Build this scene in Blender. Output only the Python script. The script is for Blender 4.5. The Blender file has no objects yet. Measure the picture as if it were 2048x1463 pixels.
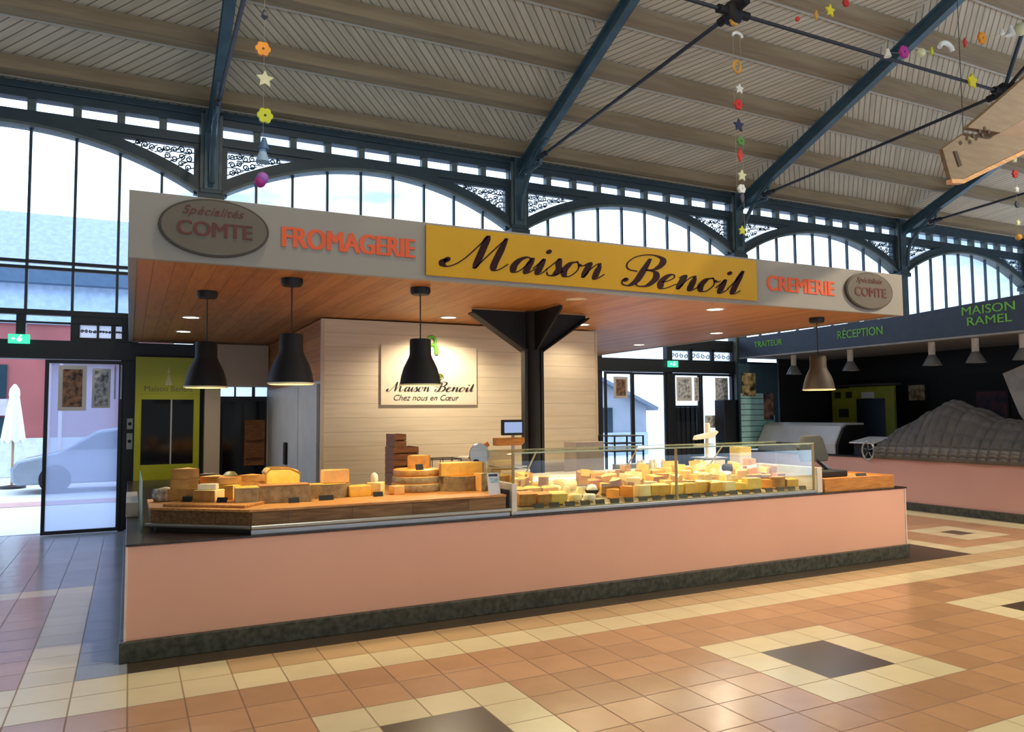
import bpy, bmesh, math, random
from mathutils import Vector, Matrix
random.seed(7)
S = bpy.context.scene
COL = S.collection

# ------------------------------------------------------------------ camera
def make_camera():
    f, yaw, pitch, roll, h = 1530.6254, 0.46335, 0.062535, -0.007752, 1.684
    F = Vector((math.sin(yaw) * math.cos(pitch), math.cos(yaw) * math.cos(pitch), math.sin(pitch)))
    R0 = Vector((math.cos(yaw), -math.sin(yaw), 0))
    U0 = R0.cross(F)
    c, s = math.cos(roll), math.sin(roll)
    R = c * R0 + s * U0
    U = c * U0 - s * R0
    cam = bpy.data.cameras.new('camera')
    cam.sensor_fit = 'HORIZONTAL'; cam.sensor_width = 36.0
    cam.lens = f / 2048.0 * 36.0
    cam.clip_start = 0.05; cam.clip_end = 500
    o = bpy.data.objects.new('camera', cam)
    COL.objects.link(o)
    m = Matrix(((R.x, U.x, -F.x, 0), (R.y, U.y, -F.y, 0), (R.z, U.z, -F.z, h), (0, 0, 0, 1)))
    o.matrix_world = m
    S.camera = o
make_camera()

# ------------------------------------------------------------------ exposure, sky, lights
S.view_settings.view_transform = 'Standard'
S.view_settings.look = 'None'
S.view_settings.exposure = 0.0
S.view_settings.gamma = 1.0
S.view_settings.use_curve_mapping = False

SKY_STRENGTH = 5.8
def make_world():
    w = bpy.data.worlds.new('overcast_sky'); S.world = w
    w.use_nodes = True
    nt = w.node_tree; nt.nodes.clear()
    out = nt.nodes.new('ShaderNodeOutputWorld')
    bg = nt.nodes.new('ShaderNodeBackground')
    tc = nt.nodes.new('ShaderNodeTexCoord')
    no = nt.nodes.new('ShaderNodeTexNoise'); no.inputs['Scale'].default_value = 3.2; no.inputs['Detail'].default_value = 4
    mp = nt.nodes.new('ShaderNodeMapping'); mp.inputs['Scale'].default_value = (1, 1, 3)
    rp = nt.nodes.new('ShaderNodeValToRGB')
    rp.color_ramp.elements[0].position = 0.36; rp.color_ramp.elements[0].color = (0.13, 0.20, 0.30, 1)
    rp.color_ramp.elements[1].position = 0.62; rp.color_ramp.elements[1].color = (0.62, 0.80, 1.08, 1)
    nt.links.new(tc.outputs['Generated'], mp.inputs['Vector'])
    nt.links.new(mp.outputs['Vector'], no.inputs['Vector'])
    nt.links.new(no.outputs['Fac'], rp.inputs['Fac'])
    nt.links.new(rp.outputs['Color'], bg.inputs['Color'])
    bg.inputs['Strength'].default_value = SKY_STRENGTH
    nt.links.new(bg.outputs['Background'], out.inputs['Surface'])
make_world()

def lamp(name, kind, loc, energy, color, size=0.1, target=None, spot=None, size_y=None):
    l = bpy.data.lights.new(name, kind)
    l.energy = energy; l.color = color
    if kind == 'AREA':
        l.size = size
        if size_y: l.shape = 'RECTANGLE'; l.size_y = size_y
    else:
        l.shadow_soft_size = size
    if kind == 'SPOT':
        l.spot_size = math.radians(spot or 100); l.spot_blend = 0.6
    o = bpy.data.objects.new(name, l)
    COL.objects.link(o); o.location = loc
    if target is not None:
        d = Vector(target) - Vector(loc)
        o.rotation_euler = d.to_track_quat('-Z', 'Y').to_euler()
    return o
# unseen warm spots added as fill, high under the ridge, strongest to the right of the stall
for x, y, z, e in ((2.2, 4.4, 9.3, 230), (12.0, 0.8, 7.4, 760), (17.5, 3.0, 8.6, 200)):
    lamp('hall_fill_spot', 'SPOT', (x, y, z), e * 4, (1.0, 0.84, 0.62), 0.16, target=(x, y + 0.6, 0), spot=150)

# ------------------------------------------------------------------ materials
def lin(c):
    return tuple(((v / 255.0) / 12.92 if v / 255.0 <= 0.04045 else ((v / 255.0 + 0.055) / 1.055) ** 2.4) for v in c)
MATS = {}
def mat(name, rgb, rough=0.6, metal=0.0, vary=0.12, scale=6.0, stretch=(1, 1, 1), bump=0.0, emit=None, es=0.0, spec=0.5, dark=None, detail=4.0):
    if name in MATS: return MATS[name]
    m = bpy.data.materials.new(name); m.use_nodes = True
    nt = m.node_tree; b = nt.nodes['Principled BSDF']
    c = lin(rgb)
    b.inputs['Roughness'].default_value = rough
    b.inputs['Metallic'].default_value = metal
    b.inputs['Specular IOR Level'].default_value = spec
    tc = nt.nodes.new('ShaderNodeTexCoord')
    mp = nt.nodes.new('ShaderNodeMapping'); mp.inputs['Scale'].default_value = stretch
    no = nt.nodes.new('ShaderNodeTexNoise'); no.inputs['Scale'].default_value = scale; no.inputs['Detail'].default_value = detail
    nt.links.new(tc.outputs['Object'], mp.inputs['Vector'])
    nt.links.new(mp.outputs['Vector'], no.inputs['Vector'])
    rp = nt.nodes.new('ShaderNodeValToRGB')
    d = lin(dark) if dark else tuple(v * (1 - vary) for v in c)
    u = c if dark else tuple(min(1, v * (1 + vary * 0.6)) for v in c)
    rp.color_ramp.elements[0].position = 0.35; rp.color_ramp.elements[0].color = (*d, 1)
    rp.color_ramp.elements[1].position = 0.65; rp.color_ramp.elements[1].color = (*u, 1)
    nt.links.new(no.outputs['Fac'], rp.inputs['Fac'])
    nt.links.new(rp.outputs['Color'], b.inputs['Base Color'])
    if bump:
        bp = nt.nodes.new('ShaderNodeBump'); bp.inputs['Strength'].default_value = bump; bp.inputs['Distance'].default_value = 0.01
        nt.links.new(no.outputs['Fac'], bp.inputs['Height']); nt.links.new(bp.outputs['Normal'], b.inputs['Normal'])
    if emit is not None:
        b.inputs['Emission Color'].default_value = (*lin(emit), 1); b.inputs['Emission Strength'].default_value = es
    MATS[name] = m
    return m

def glass(name, tint=(1, 1, 1), refl=0.06, rough=0.0, haze=None, haze_amt=0.0):
    if name in MATS: return MATS[name]
    m = bpy.data.materials.new(name); m.use_nodes = True
    nt = m.node_tree; nt.nodes.clear()
    out = nt.nodes.new('ShaderNodeOutputMaterial')
    tr = nt.nodes.new('ShaderNodeBsdfTransparent'); tr.inputs['Color'].default_value = (*tint, 1)
    gl = nt.nodes.new('ShaderNodeBsdfGlossy'); gl.inputs['Roughness'].default_value = rough
    lw = nt.nodes.new('ShaderNodeLayerWeight'); lw.inputs['Blend'].default_value = 0.25
    mu = nt.nodes.new('ShaderNodeMath'); mu.operation = 'MULTIPLY'; mu.inputs[1].default_value = refl * 8
    nt.links.new(lw.outputs['Fresnel'], mu.inputs[0])
    cl = nt.nodes.new('ShaderNodeClamp'); cl.inputs['Max'].default_value = 0.6
    nt.links.new(mu.outputs[0], cl.inputs['Value'])
    mx = nt.nodes.new('ShaderNodeMixShader')
    nt.links.new(cl.outputs[0], mx.inputs[0])
    nt.links.new(tr.outputs[0], mx.inputs[1]); nt.links.new(gl.outputs[0], mx.inputs[2])
    last = mx
    if haze:
        df = nt.nodes.new('ShaderNodeBsdfDiffuse'); df.inputs['Color'].default_value = (*lin(haze), 1)
        tl = nt.nodes.new('ShaderNodeBsdfTranslucent'); tl.inputs['Color'].default_value = (*lin(haze), 1)
        ad = nt.nodes.new('ShaderNodeMixShader'); ad.inputs[0].default_value = 0.6
        nt.links.new(df.outputs[0], ad.inputs[1]); nt.links.new(tl.outputs[0], ad.inputs[2])
        m2 = nt.nodes.new('ShaderNodeMixShader'); m2.inputs[0].default_value = haze_amt
        nt.links.new(mx.outputs[0], m2.inputs[1]); nt.links.new(ad.outputs[0], m2.inputs[2])
        last = m2
    nt.links.new(last.outputs[0], out.inputs['Surface'])
    MATS[name] = m
    return m

def emitter(name, rgb, strength):
    if name in MATS: return MATS[name]
    m = bpy.data.materials.new(name); m.use_nodes = True
    nt = m.node_tree; nt.nodes.clear()
    out = nt.nodes.new('ShaderNodeOutputMaterial'); e = nt.nodes.new('ShaderNodeEmission')
    e.inputs['Color'].default_value = (*lin(rgb), 1); e.inputs['Strength'].default_value = strength
    nt.links.new(e.outputs[0], out.inputs['Surface'])
    MATS[name] = m
    return m

def plank_mat(name, rgb, dark, period, axis, rough=0.5, gap=0.05, grain=(1, 1, 1), gscale=8, gapdark=0.45, spec=0.4, uv=False, vary_plank=0.25):
    """boards laid side by side: a repeat across one axis, each board its own tone, thin dark joints"""
    if name in MATS: return MATS[name]
    m = bpy.data.materials.new(name); m.use_nodes = True
    nt = m.node_tree; b = nt.nodes['Principled BSDF']; L = nt.links.new
    b.inputs['Roughness'].default_value = rough; b.inputs['Specular IOR Level'].default_value = spec
    tc = nt.nodes.new('ShaderNodeTexCoord')
    src = tc.outputs['UV'] if uv else tc.outputs['Object']
    sx = nt.nodes.new('ShaderNodeSeparateXYZ'); L(src, sx.inputs[0])
    dv = nt.nodes.new('ShaderNodeMath'); dv.operation = 'DIVIDE'; L(sx.outputs['XYZ'.index(axis)], dv.inputs[0]); dv.inputs[1].default_value = period
    fl = nt.nodes.new('ShaderNodeMath'); fl.operation = 'FLOOR'; L(dv.outputs[0], fl.inputs[0])
    fr = nt.nodes.new('ShaderNodeMath'); fr.operation = 'FRACT'; L(dv.outputs[0], fr.inputs[0])
    wn = nt.nodes.new('ShaderNodeTexWhiteNoise'); wn.noise_dimensions = '1D'; L(fl.outputs[0], wn.inputs['W'])
    mp = nt.nodes.new('ShaderNodeMapping'); mp.inputs['Scale'].default_value = grain; L(src, mp.inputs['Vector'])
    no = nt.nodes.new('ShaderNodeTexNoise'); no.inputs['Scale'].default_value = gscale; no.inputs['Detail'].default_value = 5; L(mp.outputs[0], no.inputs['Vector'])
    ad = nt.nodes.new('ShaderNodeMath'); ad.operation = 'MULTIPLY_ADD'; L(wn.outputs['Value'], ad.inputs[0]); ad.inputs[1].default_value = vary_plank; L(no.outputs['Fac'], ad.inputs[2])
    rp = nt.nodes.new('ShaderNodeValToRGB')
    rp.color_ramp.elements[0].position = 0.4; rp.color_ramp.elements[0].color = (*lin(dark), 1)
    rp.color_ramp.elements[1].position = 0.75; rp.color_ramp.elements[1].color = (*lin(rgb), 1)
    L(ad.outputs[0], rp.inputs['Fac'])
    lt = nt.nodes.new('ShaderNodeMath'); lt.operation = 'LESS_THAN'; L(fr.outputs[0], lt.inputs[0]); lt.inputs[1].default_value = gap
    mx = nt.nodes.new('ShaderNodeMix'); mx.data_type = 'RGBA'
    L(lt.outputs[0], mx.inputs['Factor']); L(rp.outputs['Color'], mx.inputs['A'])
    mx.inputs['B'].default_value = (*[v * gapdark for v in lin(dark)], 1)
    L(mx.outputs['Result'], b.inputs['Base Color'])
    bp = nt.nodes.new('ShaderNodeBump'); bp.inputs['Strength'].default_value = 0.6; bp.inputs['Distance'].default_value = 0.006; bp.invert = True
    L(lt.outputs[0], bp.inputs['Height']); L(bp.outputs['Normal'], b.inputs['Normal'])
    MATS[name] = m
    return m

def tile_mat(name, rgb, rough=0.3, grout=(120, 85, 60), joints=True, var=0.14):
    if name in MATS: return MATS[name]
    m = bpy.data.materials.new(name); m.use_nodes = True
    nt = m.node_tree; b = nt.nodes['Principled BSDF']; L = nt.links.new
    c = lin(rgb)
    at = nt.nodes.new('ShaderNodeAttribute'); at.attribute_name = 'tile_tone'
    tc = nt.nodes.new('ShaderNodeTexCoord')
    no = nt.nodes.new('ShaderNodeTexNoise'); no.inputs['Scale'].default_value = 5; no.inputs['Detail'].default_value = 5; L(tc.outputs['Object'], no.inputs['Vector'])
    av = nt.nodes.new('ShaderNodeMath'); av.operation = 'ADD'; L(at.outputs['Fac'], av.inputs[0]); L(no.outputs['Fac'], av.inputs[1])
    rp = nt.nodes.new('ShaderNodeValToRGB')
    rp.color_ramp.elements[0].position = 0.3; rp.color_ramp.elements[0].color = (*[v * (1 - var) for v in c], 1)
    rp.color_ramp.elements[1].position = 1.0; rp.color_ramp.elements[1].color = (*[min(1, v * (1 + var)) for v in c], 1)
    hv = nt.nodes.new('ShaderNodeMath'); hv.operation = 'MULTIPLY'; hv.inputs[1].default_value = 0.66; L(av.outputs[0], hv.inputs[0])
    L(hv.outputs[0], rp.inputs['Fac'])
    col = rp.outputs['Color']
    if joints:
        sx = nt.nodes.new('ShaderNodeSeparateXYZ'); L(tc.outputs['UV'], sx.inputs[0])
        ab = []
        for k in (0, 1):
            s_ = nt.nodes.new('ShaderNodeMath'); s_.operation = 'SUBTRACT'; L(sx.outputs[k], s_.inputs[0]); s_.inputs[1].default_value = 0.5
            a_ = nt.nodes.new('ShaderNodeMath'); a_.operation = 'ABSOLUTE'; L(s_.outputs[0], a_.inputs[0]); ab.append(a_)
        mxm = nt.nodes.new('ShaderNodeMath'); mxm.operation = 'MAXIMUM'; L(ab[0].outputs[0], mxm.inputs[0]); L(ab[1].outputs[0], mxm.inputs[1])
        gt = nt.nodes.new('ShaderNodeMath'); gt.operation = 'GREATER_THAN'; L(mxm.outputs[0], gt.inputs[0]); gt.inputs[1].default_value = 0.484
        mx = nt.nodes.new('ShaderNodeMix'); mx.data_type = 'RGBA'
        L(gt.outputs[0], mx.inputs['Factor']); L(col, mx.inputs['A']); mx.inputs['B'].default_value = (*lin(grout), 1)
        col = mx.outputs['Result']
        rr = nt.nodes.new('ShaderNodeMath'); rr.operation = 'MULTIPLY_ADD'; L(gt.outputs[0], rr.inputs[0]); rr.inputs[1].default_value = 0.4; rr.inputs[2].default_value = rough
        L(rr.outputs[0], b.inputs['Roughness'])
    else:
        b.inputs['Roughness'].default_value = rough
    L(col, b.inputs['Base Color']); b.inputs['Specular IOR Level'].default_value = 0.75
    bp = nt.nodes.new('ShaderNodeBump'); bp.inputs['Strength'].default_value = 0.05; bp.inputs['Distance'].default_value = 0.01
    L(no.outputs['Fac'], bp.inputs['Height']); L(bp.outputs['Normal'], b.inputs['Normal'])
    MATS[name] = m
    return m

# colours of the place
M_IRON = mat('blue_green_painted_iron', (66, 92, 102), 0.42, vary=0.2, scale=3)
M_IRON_D = mat('dark_painted_iron', (44, 62, 70), 0.45, vary=0.2, scale=3)
M_IRON_L = mat('pale_grey_iron_moulding', (92, 104, 100), 0.5, vary=0.2, scale=5)
M_BLACKFR = mat('black_door_metal', (20, 24, 31), 0.4, vary=0.2)
M_ROD = mat('dark_tie_rod_steel', (34, 34, 38), 0.45, vary=0.2)
M_WHITEP = mat('off_white_sign_panel', (150, 143, 130), 0.45, vary=0.04, scale=1.5)
M_PINK = mat('pink_laminate', (224, 172, 150), 0.5, vary=0.05, scale=0.9)
M_PINK2 = mat('dusty_pink_laminate', (206, 160, 150), 0.5, vary=0.05, scale=0.9)
M_PLINTH = mat('dark_mottled_granite', (78, 80, 72), 0.45, dark=(44, 46, 40), scale=22, detail=8)
M_TOP = mat('brown_black_worktop', (58, 46, 42), 0.25, dark=(36, 28, 26), scale=14)
M_BLACK = mat('matt_black_metal', (8, 7, 7), 0.7, vary=0.15)
M_BLACKPL = mat('black_plastic', (10, 10, 11), 0.6, vary=0.15)
M_BRONZE = mat('brown_bronze_metal', (62, 50, 34), 0.6, vary=0.15)
M_STEEL = mat('brushed_stainless', (176, 176, 172), 0.32, metal=0.85, vary=0.1, scale=4, stretch=(1, 20, 20))
M_GREYST = mat('grey_painted_steel', (184, 186, 188), 0.4, vary=0.08, scale=3)
M_CREAM = mat('cream_painted_board', (204, 188, 164), 0.6, vary=0.06, scale=2)
M_YELLOW = mat('yellow_sign_acrylic', (200, 150, 8), 0.22, vary=0.06, scale=1.5)
M_MAROON = mat('dark_maroon_lettering', (44, 12, 10), 0.6, vary=0.2, spec=0.2)
M_ORANGE = mat('orange_lettering', (226, 92, 42), 0.5, vary=0.1)
M_OVAL = mat('taupe_plaque', (104, 94, 78), 0.4, vary=0.1, scale=3)
M_OVALRIM = mat('dark_plaque_rim', (66, 58, 46), 0.4, vary=0.1)
M_OVALTXT = mat('rust_brown_lettering', (98, 44, 30), 0.5, vary=0.1)
M_LIME = mat('lime_green_panel', (168, 172, 20), 0.4, vary=0.06, scale=2)
M_DARKGLASS = mat('dark_window_glass', (20, 22, 26), 0.08, vary=0.3, scale=3)
M_WOODF = plank_mat('dark_oak_front', (142, 106, 66), (98, 68, 38), 0.5, 'X', gap=0.006, grain=(1.2, 14, 14), gscale=4)
M_WOODT = mat('oiled_wood_top', (206, 150, 84), 0.4, dark=(170, 114, 58), scale=5, stretch=(2, 12, 12))
M_WOODC = mat('honey_pine_crate', (206, 140, 66), 0.5, dark=(176, 112, 46), scale=5, stretch=(1.5, 14, 14))
M_WOODK = mat('brown_crate_board', (150, 96, 52), 0.6, dark=(112, 68, 34), scale=6, stretch=(1.5, 14, 14))
M_SOFFIT = plank_mat('warm_wood_soffit', (186, 128, 72), (160, 104, 56), 0.145, 'X', gap=0.035, grain=(9, 0.9, 9), gscale=3, gapdark=0.55, vary_plank=0.35)
M_WOODSIDE = plank_mat('warm_wood_side', (190, 122, 62), (160, 96, 46), 0.145, 'Z', gap=0.03, grain=(9, 0.9, 9), gscale=3, gapdark=0.5)
M_CLAD = plank_mat('cream_plank_cladding', (220, 206, 180), (208, 194, 166), 0.165, 'Z', gap=0.03, grain=(0.6, 1, 8), gscale=3, gapdark=0.72, rough=0.55)
M_BOARD = plank_mat('tan_roof_boards', (204, 188, 160), (182, 168, 142), 0.11, 'X', gap=0.17, grain=(6, 0.6, 1), gscale=3, gapdark=0.5, rough=0.7, uv=True, spec=0.2)
M_PURLIN = mat('tan_roof_purlin', (156, 136, 106), 0.7, dark=(140, 120, 92), scale=2, stretch=(0.5, 6, 6), spec=0.2)
M_PURLEDGE = mat('pale_purlin_edge', (186, 178, 160), 0.6, vary=0.05)
M_GLASS = glass('clear_window_glass', (0.97, 0.985, 1.0), 0.05)
M_GLASS_W = glass('etched_glass', (1, 1, 1), 0.05, haze=(245, 248, 250), haze_amt=0.5)
M_CASEGLASS = glass('display_case_glass', (0.96, 0.985, 0.96), 0.07)
M_EDGE = mat('green_glass_edge', (176, 186, 150), 0.15, vary=0.05)
M_FROST = glass('hazy_door_glass', (0.9, 0.93, 1.0), 0.06, haze=(196, 204, 226), haze_amt=0.42)
M_BULB = emitter('warm_bulb_glow', (255, 232, 170), 22.0)
M_RIMGLOW = mat('pale_lamp_lining', (240, 232, 190), 0.5, vary=0.02)
M_DISC = emitter('downlight_glow', (255, 240, 214), 9.0)
M_DISCOFF = mat('unlit_downlight_lens', (226, 196, 160), 0.4, vary=0.03)
M_EXIT = emitter('green_exit_glow', (70, 225, 170), 1.5)
M_EXITW = emitter('white_exit_pictogram', (225, 255, 240), 1.6)
M_CORD = mat('black_cord', (44, 30, 24), 0.6, vary=0.1)

# ------------------------------------------------------------------ mesh building
ORG = {}
class MB:
    def __init__(s): s.v = []; s.f = []; s.m = []
    def add(s, vs, fs, mi=0):
        n = len(s.v); s.v += [Vector(p) for p in vs]
        for f in fs: s.f.append([i + n for i in f]); s.m.append(mi)
        return s
    def box(s, x0, y0, z0, x1, y1, z1, mi=0):
        x0, x1 = sorted((x0, x1)); y0, y1 = sorted((y0, y1)); z0, z1 = sorted((z0, z1))
        return s.add([(x0, y0, z0), (x1, y0, z0), (x1, y1, z0), (x0, y1, z0), (x0, y0, z1), (x1, y0, z1), (x1, y1, z1), (x0, y1, z1)],
                     [(0, 3, 2, 1), (4, 5, 6, 7), (0, 1, 5, 4), (1, 2, 6, 5), (2, 3, 7, 6), (3, 0, 4, 7)], mi)
    def bar(s, a, b, w, h, up=(0, 0, 1), mi=0):
        a = Vector(a); b = Vector(b); d = (b - a).normalized(); up = Vector(up)
        r = d.cross(up)
        if r.length < 1e-4: r = d.cross(Vector((1, 0, 0)))
        r.normalize(); u = r.cross(d).normalized()
        r *= w / 2; u *= h / 2
        return s.add([a - r - u, a + r - u, a + r + u, a - r + u, b - r - u, b + r - u, b + r + u, b - r + u],
                     [(0, 1, 2, 3), (7, 6, 5, 4), (0, 4, 5, 1), (1, 5, 6, 2), (2, 6, 7, 3), (3, 7, 4, 0)], mi)
    def tube(s, pts, r, n=8, mi=0, closed=False, caps=True):
        pts = [Vector(p) for p in pts]; k = len(pts)
        rr = r if isinstance(r, (list, tuple)) else [r] * k
        up = Vector((0, 0, 1)); ref = None; vs = []
        for i, p in enumerate(pts):
            a = pts[(i - 1) % k] if (i > 0 or closed) else p
            b = pts[(i + 1) % k] if (i < k - 1 or closed) else p
            t = (b - a); t = t.normalized() if t.length > 1e-9 else Vector((0, 0, 1))
            if ref is None:
                ref = t.cross(up)
                if ref.length < 1e-3: ref = t.cross(Vector((1, 0, 0)))
            ref = (ref - t * ref.dot(t))
            ref = ref.normalized() if ref.length > 1e-6 else t.orthogonal().normalized()
            q = t.cross(ref)
            for j in range(n):
                an = 2 * math.pi * j / n
                vs.append(p + (ref * math.cos(an) + q * math.sin(an)) * rr[i])
        fs = []
        for i in range(k if closed else k - 1):
            i2 = (i + 1) % k
            for j in range(n):
                j2 = (j + 1) % n
                fs.append((i * n + j, i * n + j2, i2 * n + j2, i2 * n + j))
        if not closed and caps:
            fs.append(tuple(range(n))[::-1]); fs.append(tuple((k - 1) * n + j for j in range(n)))
        return s.add(vs, fs, mi)
    def lathe(s, prof, c=(0, 0, 0), n=32, mi=0, sx=1, sy=1, caps=(True, True)):
        c = Vector(c); vs = []; fs = []
        for (r, z) in prof:
            for j in range(n):
                a = 2 * math.pi * j / n
                vs.append(c + Vector((r * sx * math.cos(a), r * sy * math.sin(a), z)))
        for i in range(len(prof) - 1):
            for j in range(n):
                j2 = (j + 1) % n
                fs.append((i * n + j, i * n + j2, (i + 1) * n + j2, (i + 1) * n + j))
        if caps[0] and prof[0][0] > 1e-6: fs.append(tuple(range(n))[::-1])
        if caps[1] and prof[-1][0] > 1e-6: fs.append(tuple((len(prof) - 1) * n + j for j in range(n)))
        return s.add(vs, fs, mi)
    def prism(s, poly, fr, depth, mi=0, mside=None):
        """poly: 2-D outline; fr(x, y, d) -> 3-D point; d runs 0..depth"""
        n = len(poly)
        vs = [fr(x, y, 0) for x, y in poly] + [fr(x, y, depth) for x, y in poly]
        s.add(vs, [tuple(range(n))[::-1], tuple(range(n, 2 * n))], mi)
        k = len(s.v) - 2 * n
        for i in range(n):
            j = (i + 1) % n
            s.f.append([k + i, k + j, k + n + j, k + n + i]); s.m.append(mi if mside is None else mside)
        return s
    def plan(s, poly, z0, z1, mi=0, mside=None):
        return s.prism(poly, lambda x, y, d: (x, y, z0 + d), z1 - z0, mi, mside)
    def xz(s, poly, y0, y1, mi=0, mside=None):
        return s.prism(poly, lambda x, y, d: (x, y0 + d, y), y1 - y0, mi, mside)
    def yz(s, poly, x0, x1, mi=0):
        return s.prism(poly, lambda x, y, d: (x0 + d, x, y), x1 - x0, mi)
    def build(s, name, mats, parent=None, local=False, bevel=0, smooth=None, origin=None, fix=True):
        me = bpy.data.meshes.new(name)
        o = bpy.data.objects.new(name, me); COL.objects.link(o)
        off = Vector((0, 0, 0))
        if parent is not None:
            o.parent = parent
            off = ORG.get(parent.name, Vector((0, 0, 0))) if not local else off
            ORG[o.name] = off
        elif not local:
            if origin is None:
                lo = [min(v[i] for v in s.v) for i in range(3)]; hi = [max(v[i] for v in s.v) for i in range(3)]
                origin = Vector(((lo[0] + hi[0]) / 2, (lo[1] + hi[1]) / 2, lo[2]))
            off = Vector(origin); o.location = off; ORG[o.name] = off
        me.from_pydata([tuple(v - off) for v in s.v], [], s.f)
        for m in (mats if isinstance(mats, (list, tuple)) else [mats]): me.materials.append(m)
        me.polygons.foreach_set('material_index', s.m)
        if fix:
            bm = bmesh.new(); bm.from_mesh(me); bmesh.ops.recalc_face_normals(bm, faces=bm.faces); bm.to_mesh(me); bm.free()
        if smooth is not None:
            me.polygons.foreach_set('use_smooth', [True] * len(me.polygons))
            me.set_sharp_from_angle(angle=math.radians(smooth))
        if bevel:
            b = o.modifiers.new('edge', 'BEVEL'); b.width = bevel; b.segments = 2; b.limit_method = 'ANGLE'; b.angle_limit = math.radians(40)
        me.update()
        return o
def tag(o, label, cat, group=None, kind=None):
    o['label'] = label; o['category'] = cat
    if group: o['group'] = group
    if kind: o['kind'] = kind
    return o
def struct(o, label=None, cat=None):
    o['kind'] = 'structure'
    if label: o['label'] = label
    if cat: o['category'] = cat
    return o
def thing(name, label, cat, loc=(0, 0, 0), group=None, rz=0.0):
    o = bpy.data.objects.new(name, None); COL.objects.link(o)
    o.empty_display_size = 0.1
    o.location = loc; o.rotation_euler = (0, 0, rz); ORG[o.name] = Vector(loc)
    return tag(o, label, cat, group)
def dup(root, loc, label, rz=0.0, group=None, scale=None):
    r = root.copy(); COL.objects.link(r); r.location = loc; r.rotation_euler = (0, 0, rz); r['label'] = label
    if group: r['group'] = group
    if scale: r.scale = scale
    for ch in list(root.children):
        c = ch.copy(); COL.objects.link(c); c.parent = r
        for g in list(ch.children):
            d = g.copy(); COL.objects.link(d); d.parent = c
    return r
def catmull(pts, k=8):
    out = []; n = len(pts)
    for i in range(n - 1):
        p0 = pts[max(i - 1, 0)]; p1 = pts[i]; p2 = pts[i + 1]; p3 = pts[min(i + 2, n - 1)]
        for j in range(k):
            t = j / k
            out.append(tuple(0.5 * ((2 * p1[a]) + (-p0[a] + p2[a]) * t + (2 * p0[a] - 5 * p1[a] + 4 * p2[a] - p3[a]) * t * t + (-p0[a] + 3 * p1[a] - 3 * p2[a] + p3[a]) * t ** 3) for a in range(len(p1))))
    out.append(tuple(pts[-1]))
    return out

# ---- lettering: block letters from the built-in typeface, and hand-drawn pen script
def text_mesh(s, bold=0.0, shear=0.0, depth=0.004):
    cu = bpy.data.curves.new('lettering', 'FONT'); cu.body = s; cu.size = 1.0
    cu.offset = bold; cu.shear = shear; cu.resolution_u = 4
    o = bpy.data.objects.new('lettering_tmp', cu); COL.objects.link(o)
    bpy.context.view_layer.update()
    me = bpy.data.meshes.new_from_object(o.evaluated_get(bpy.context.evaluated_depsgraph_get()))
    vs = [(v.co.x, v.co.y) for v in me.vertices]; fs = [tuple(p.vertices) for p in me.polygons]
    bpy.data.objects.remove(o); bpy.data.curves.remove(cu); bpy.data.meshes.remove(me)
    return vs, fs
def put_text(mb, s, fr, x0, y0, x1, y1, depth=0.006, bold=0.0, shear=0.0, mi=0):
    if bold > 0.015:
        e = (x1 - x0) * 0.0085
        for k in (-1, 0, 1): put_text(mb, s, fr, x0 + e * (k + 1), y0, x1 + e * (k - 1), y1, depth + 0.0003 * k, 0.0, shear, mi)
        return
    vs, fs = text_mesh(s, 0.0, shear)
    lo = (min(v[0] for v in vs), min(v[1] for v in vs)); hi = (max(v[0] for v in vs), max(v[1] for v in vs))
    kx = (x1 - x0) / (hi[0] - lo[0]); ky = (y1 - y0) / (hi[1] - lo[1])
    p = [(x0 + (a - lo[0]) * kx, y0 + (b - lo[1]) * ky) for a, b in vs]
    n = len(p)
    edges = {}
    for f in fs:
        for i in range(len(f)):
            e = (f[i], f[(i + 1) % len(f)]); edges[e] = 1
    front = [fr(a, b, depth) for a, b in p]; back = [fr(a, b, 0) for a, b in p]
    faces = [tuple(f) for f in fs]
    for (a, b) in edges:
        if (b, a) not in edges: faces.append((a, b, b + n, a + n))
    mb.add(front + back, faces, mi)
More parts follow.
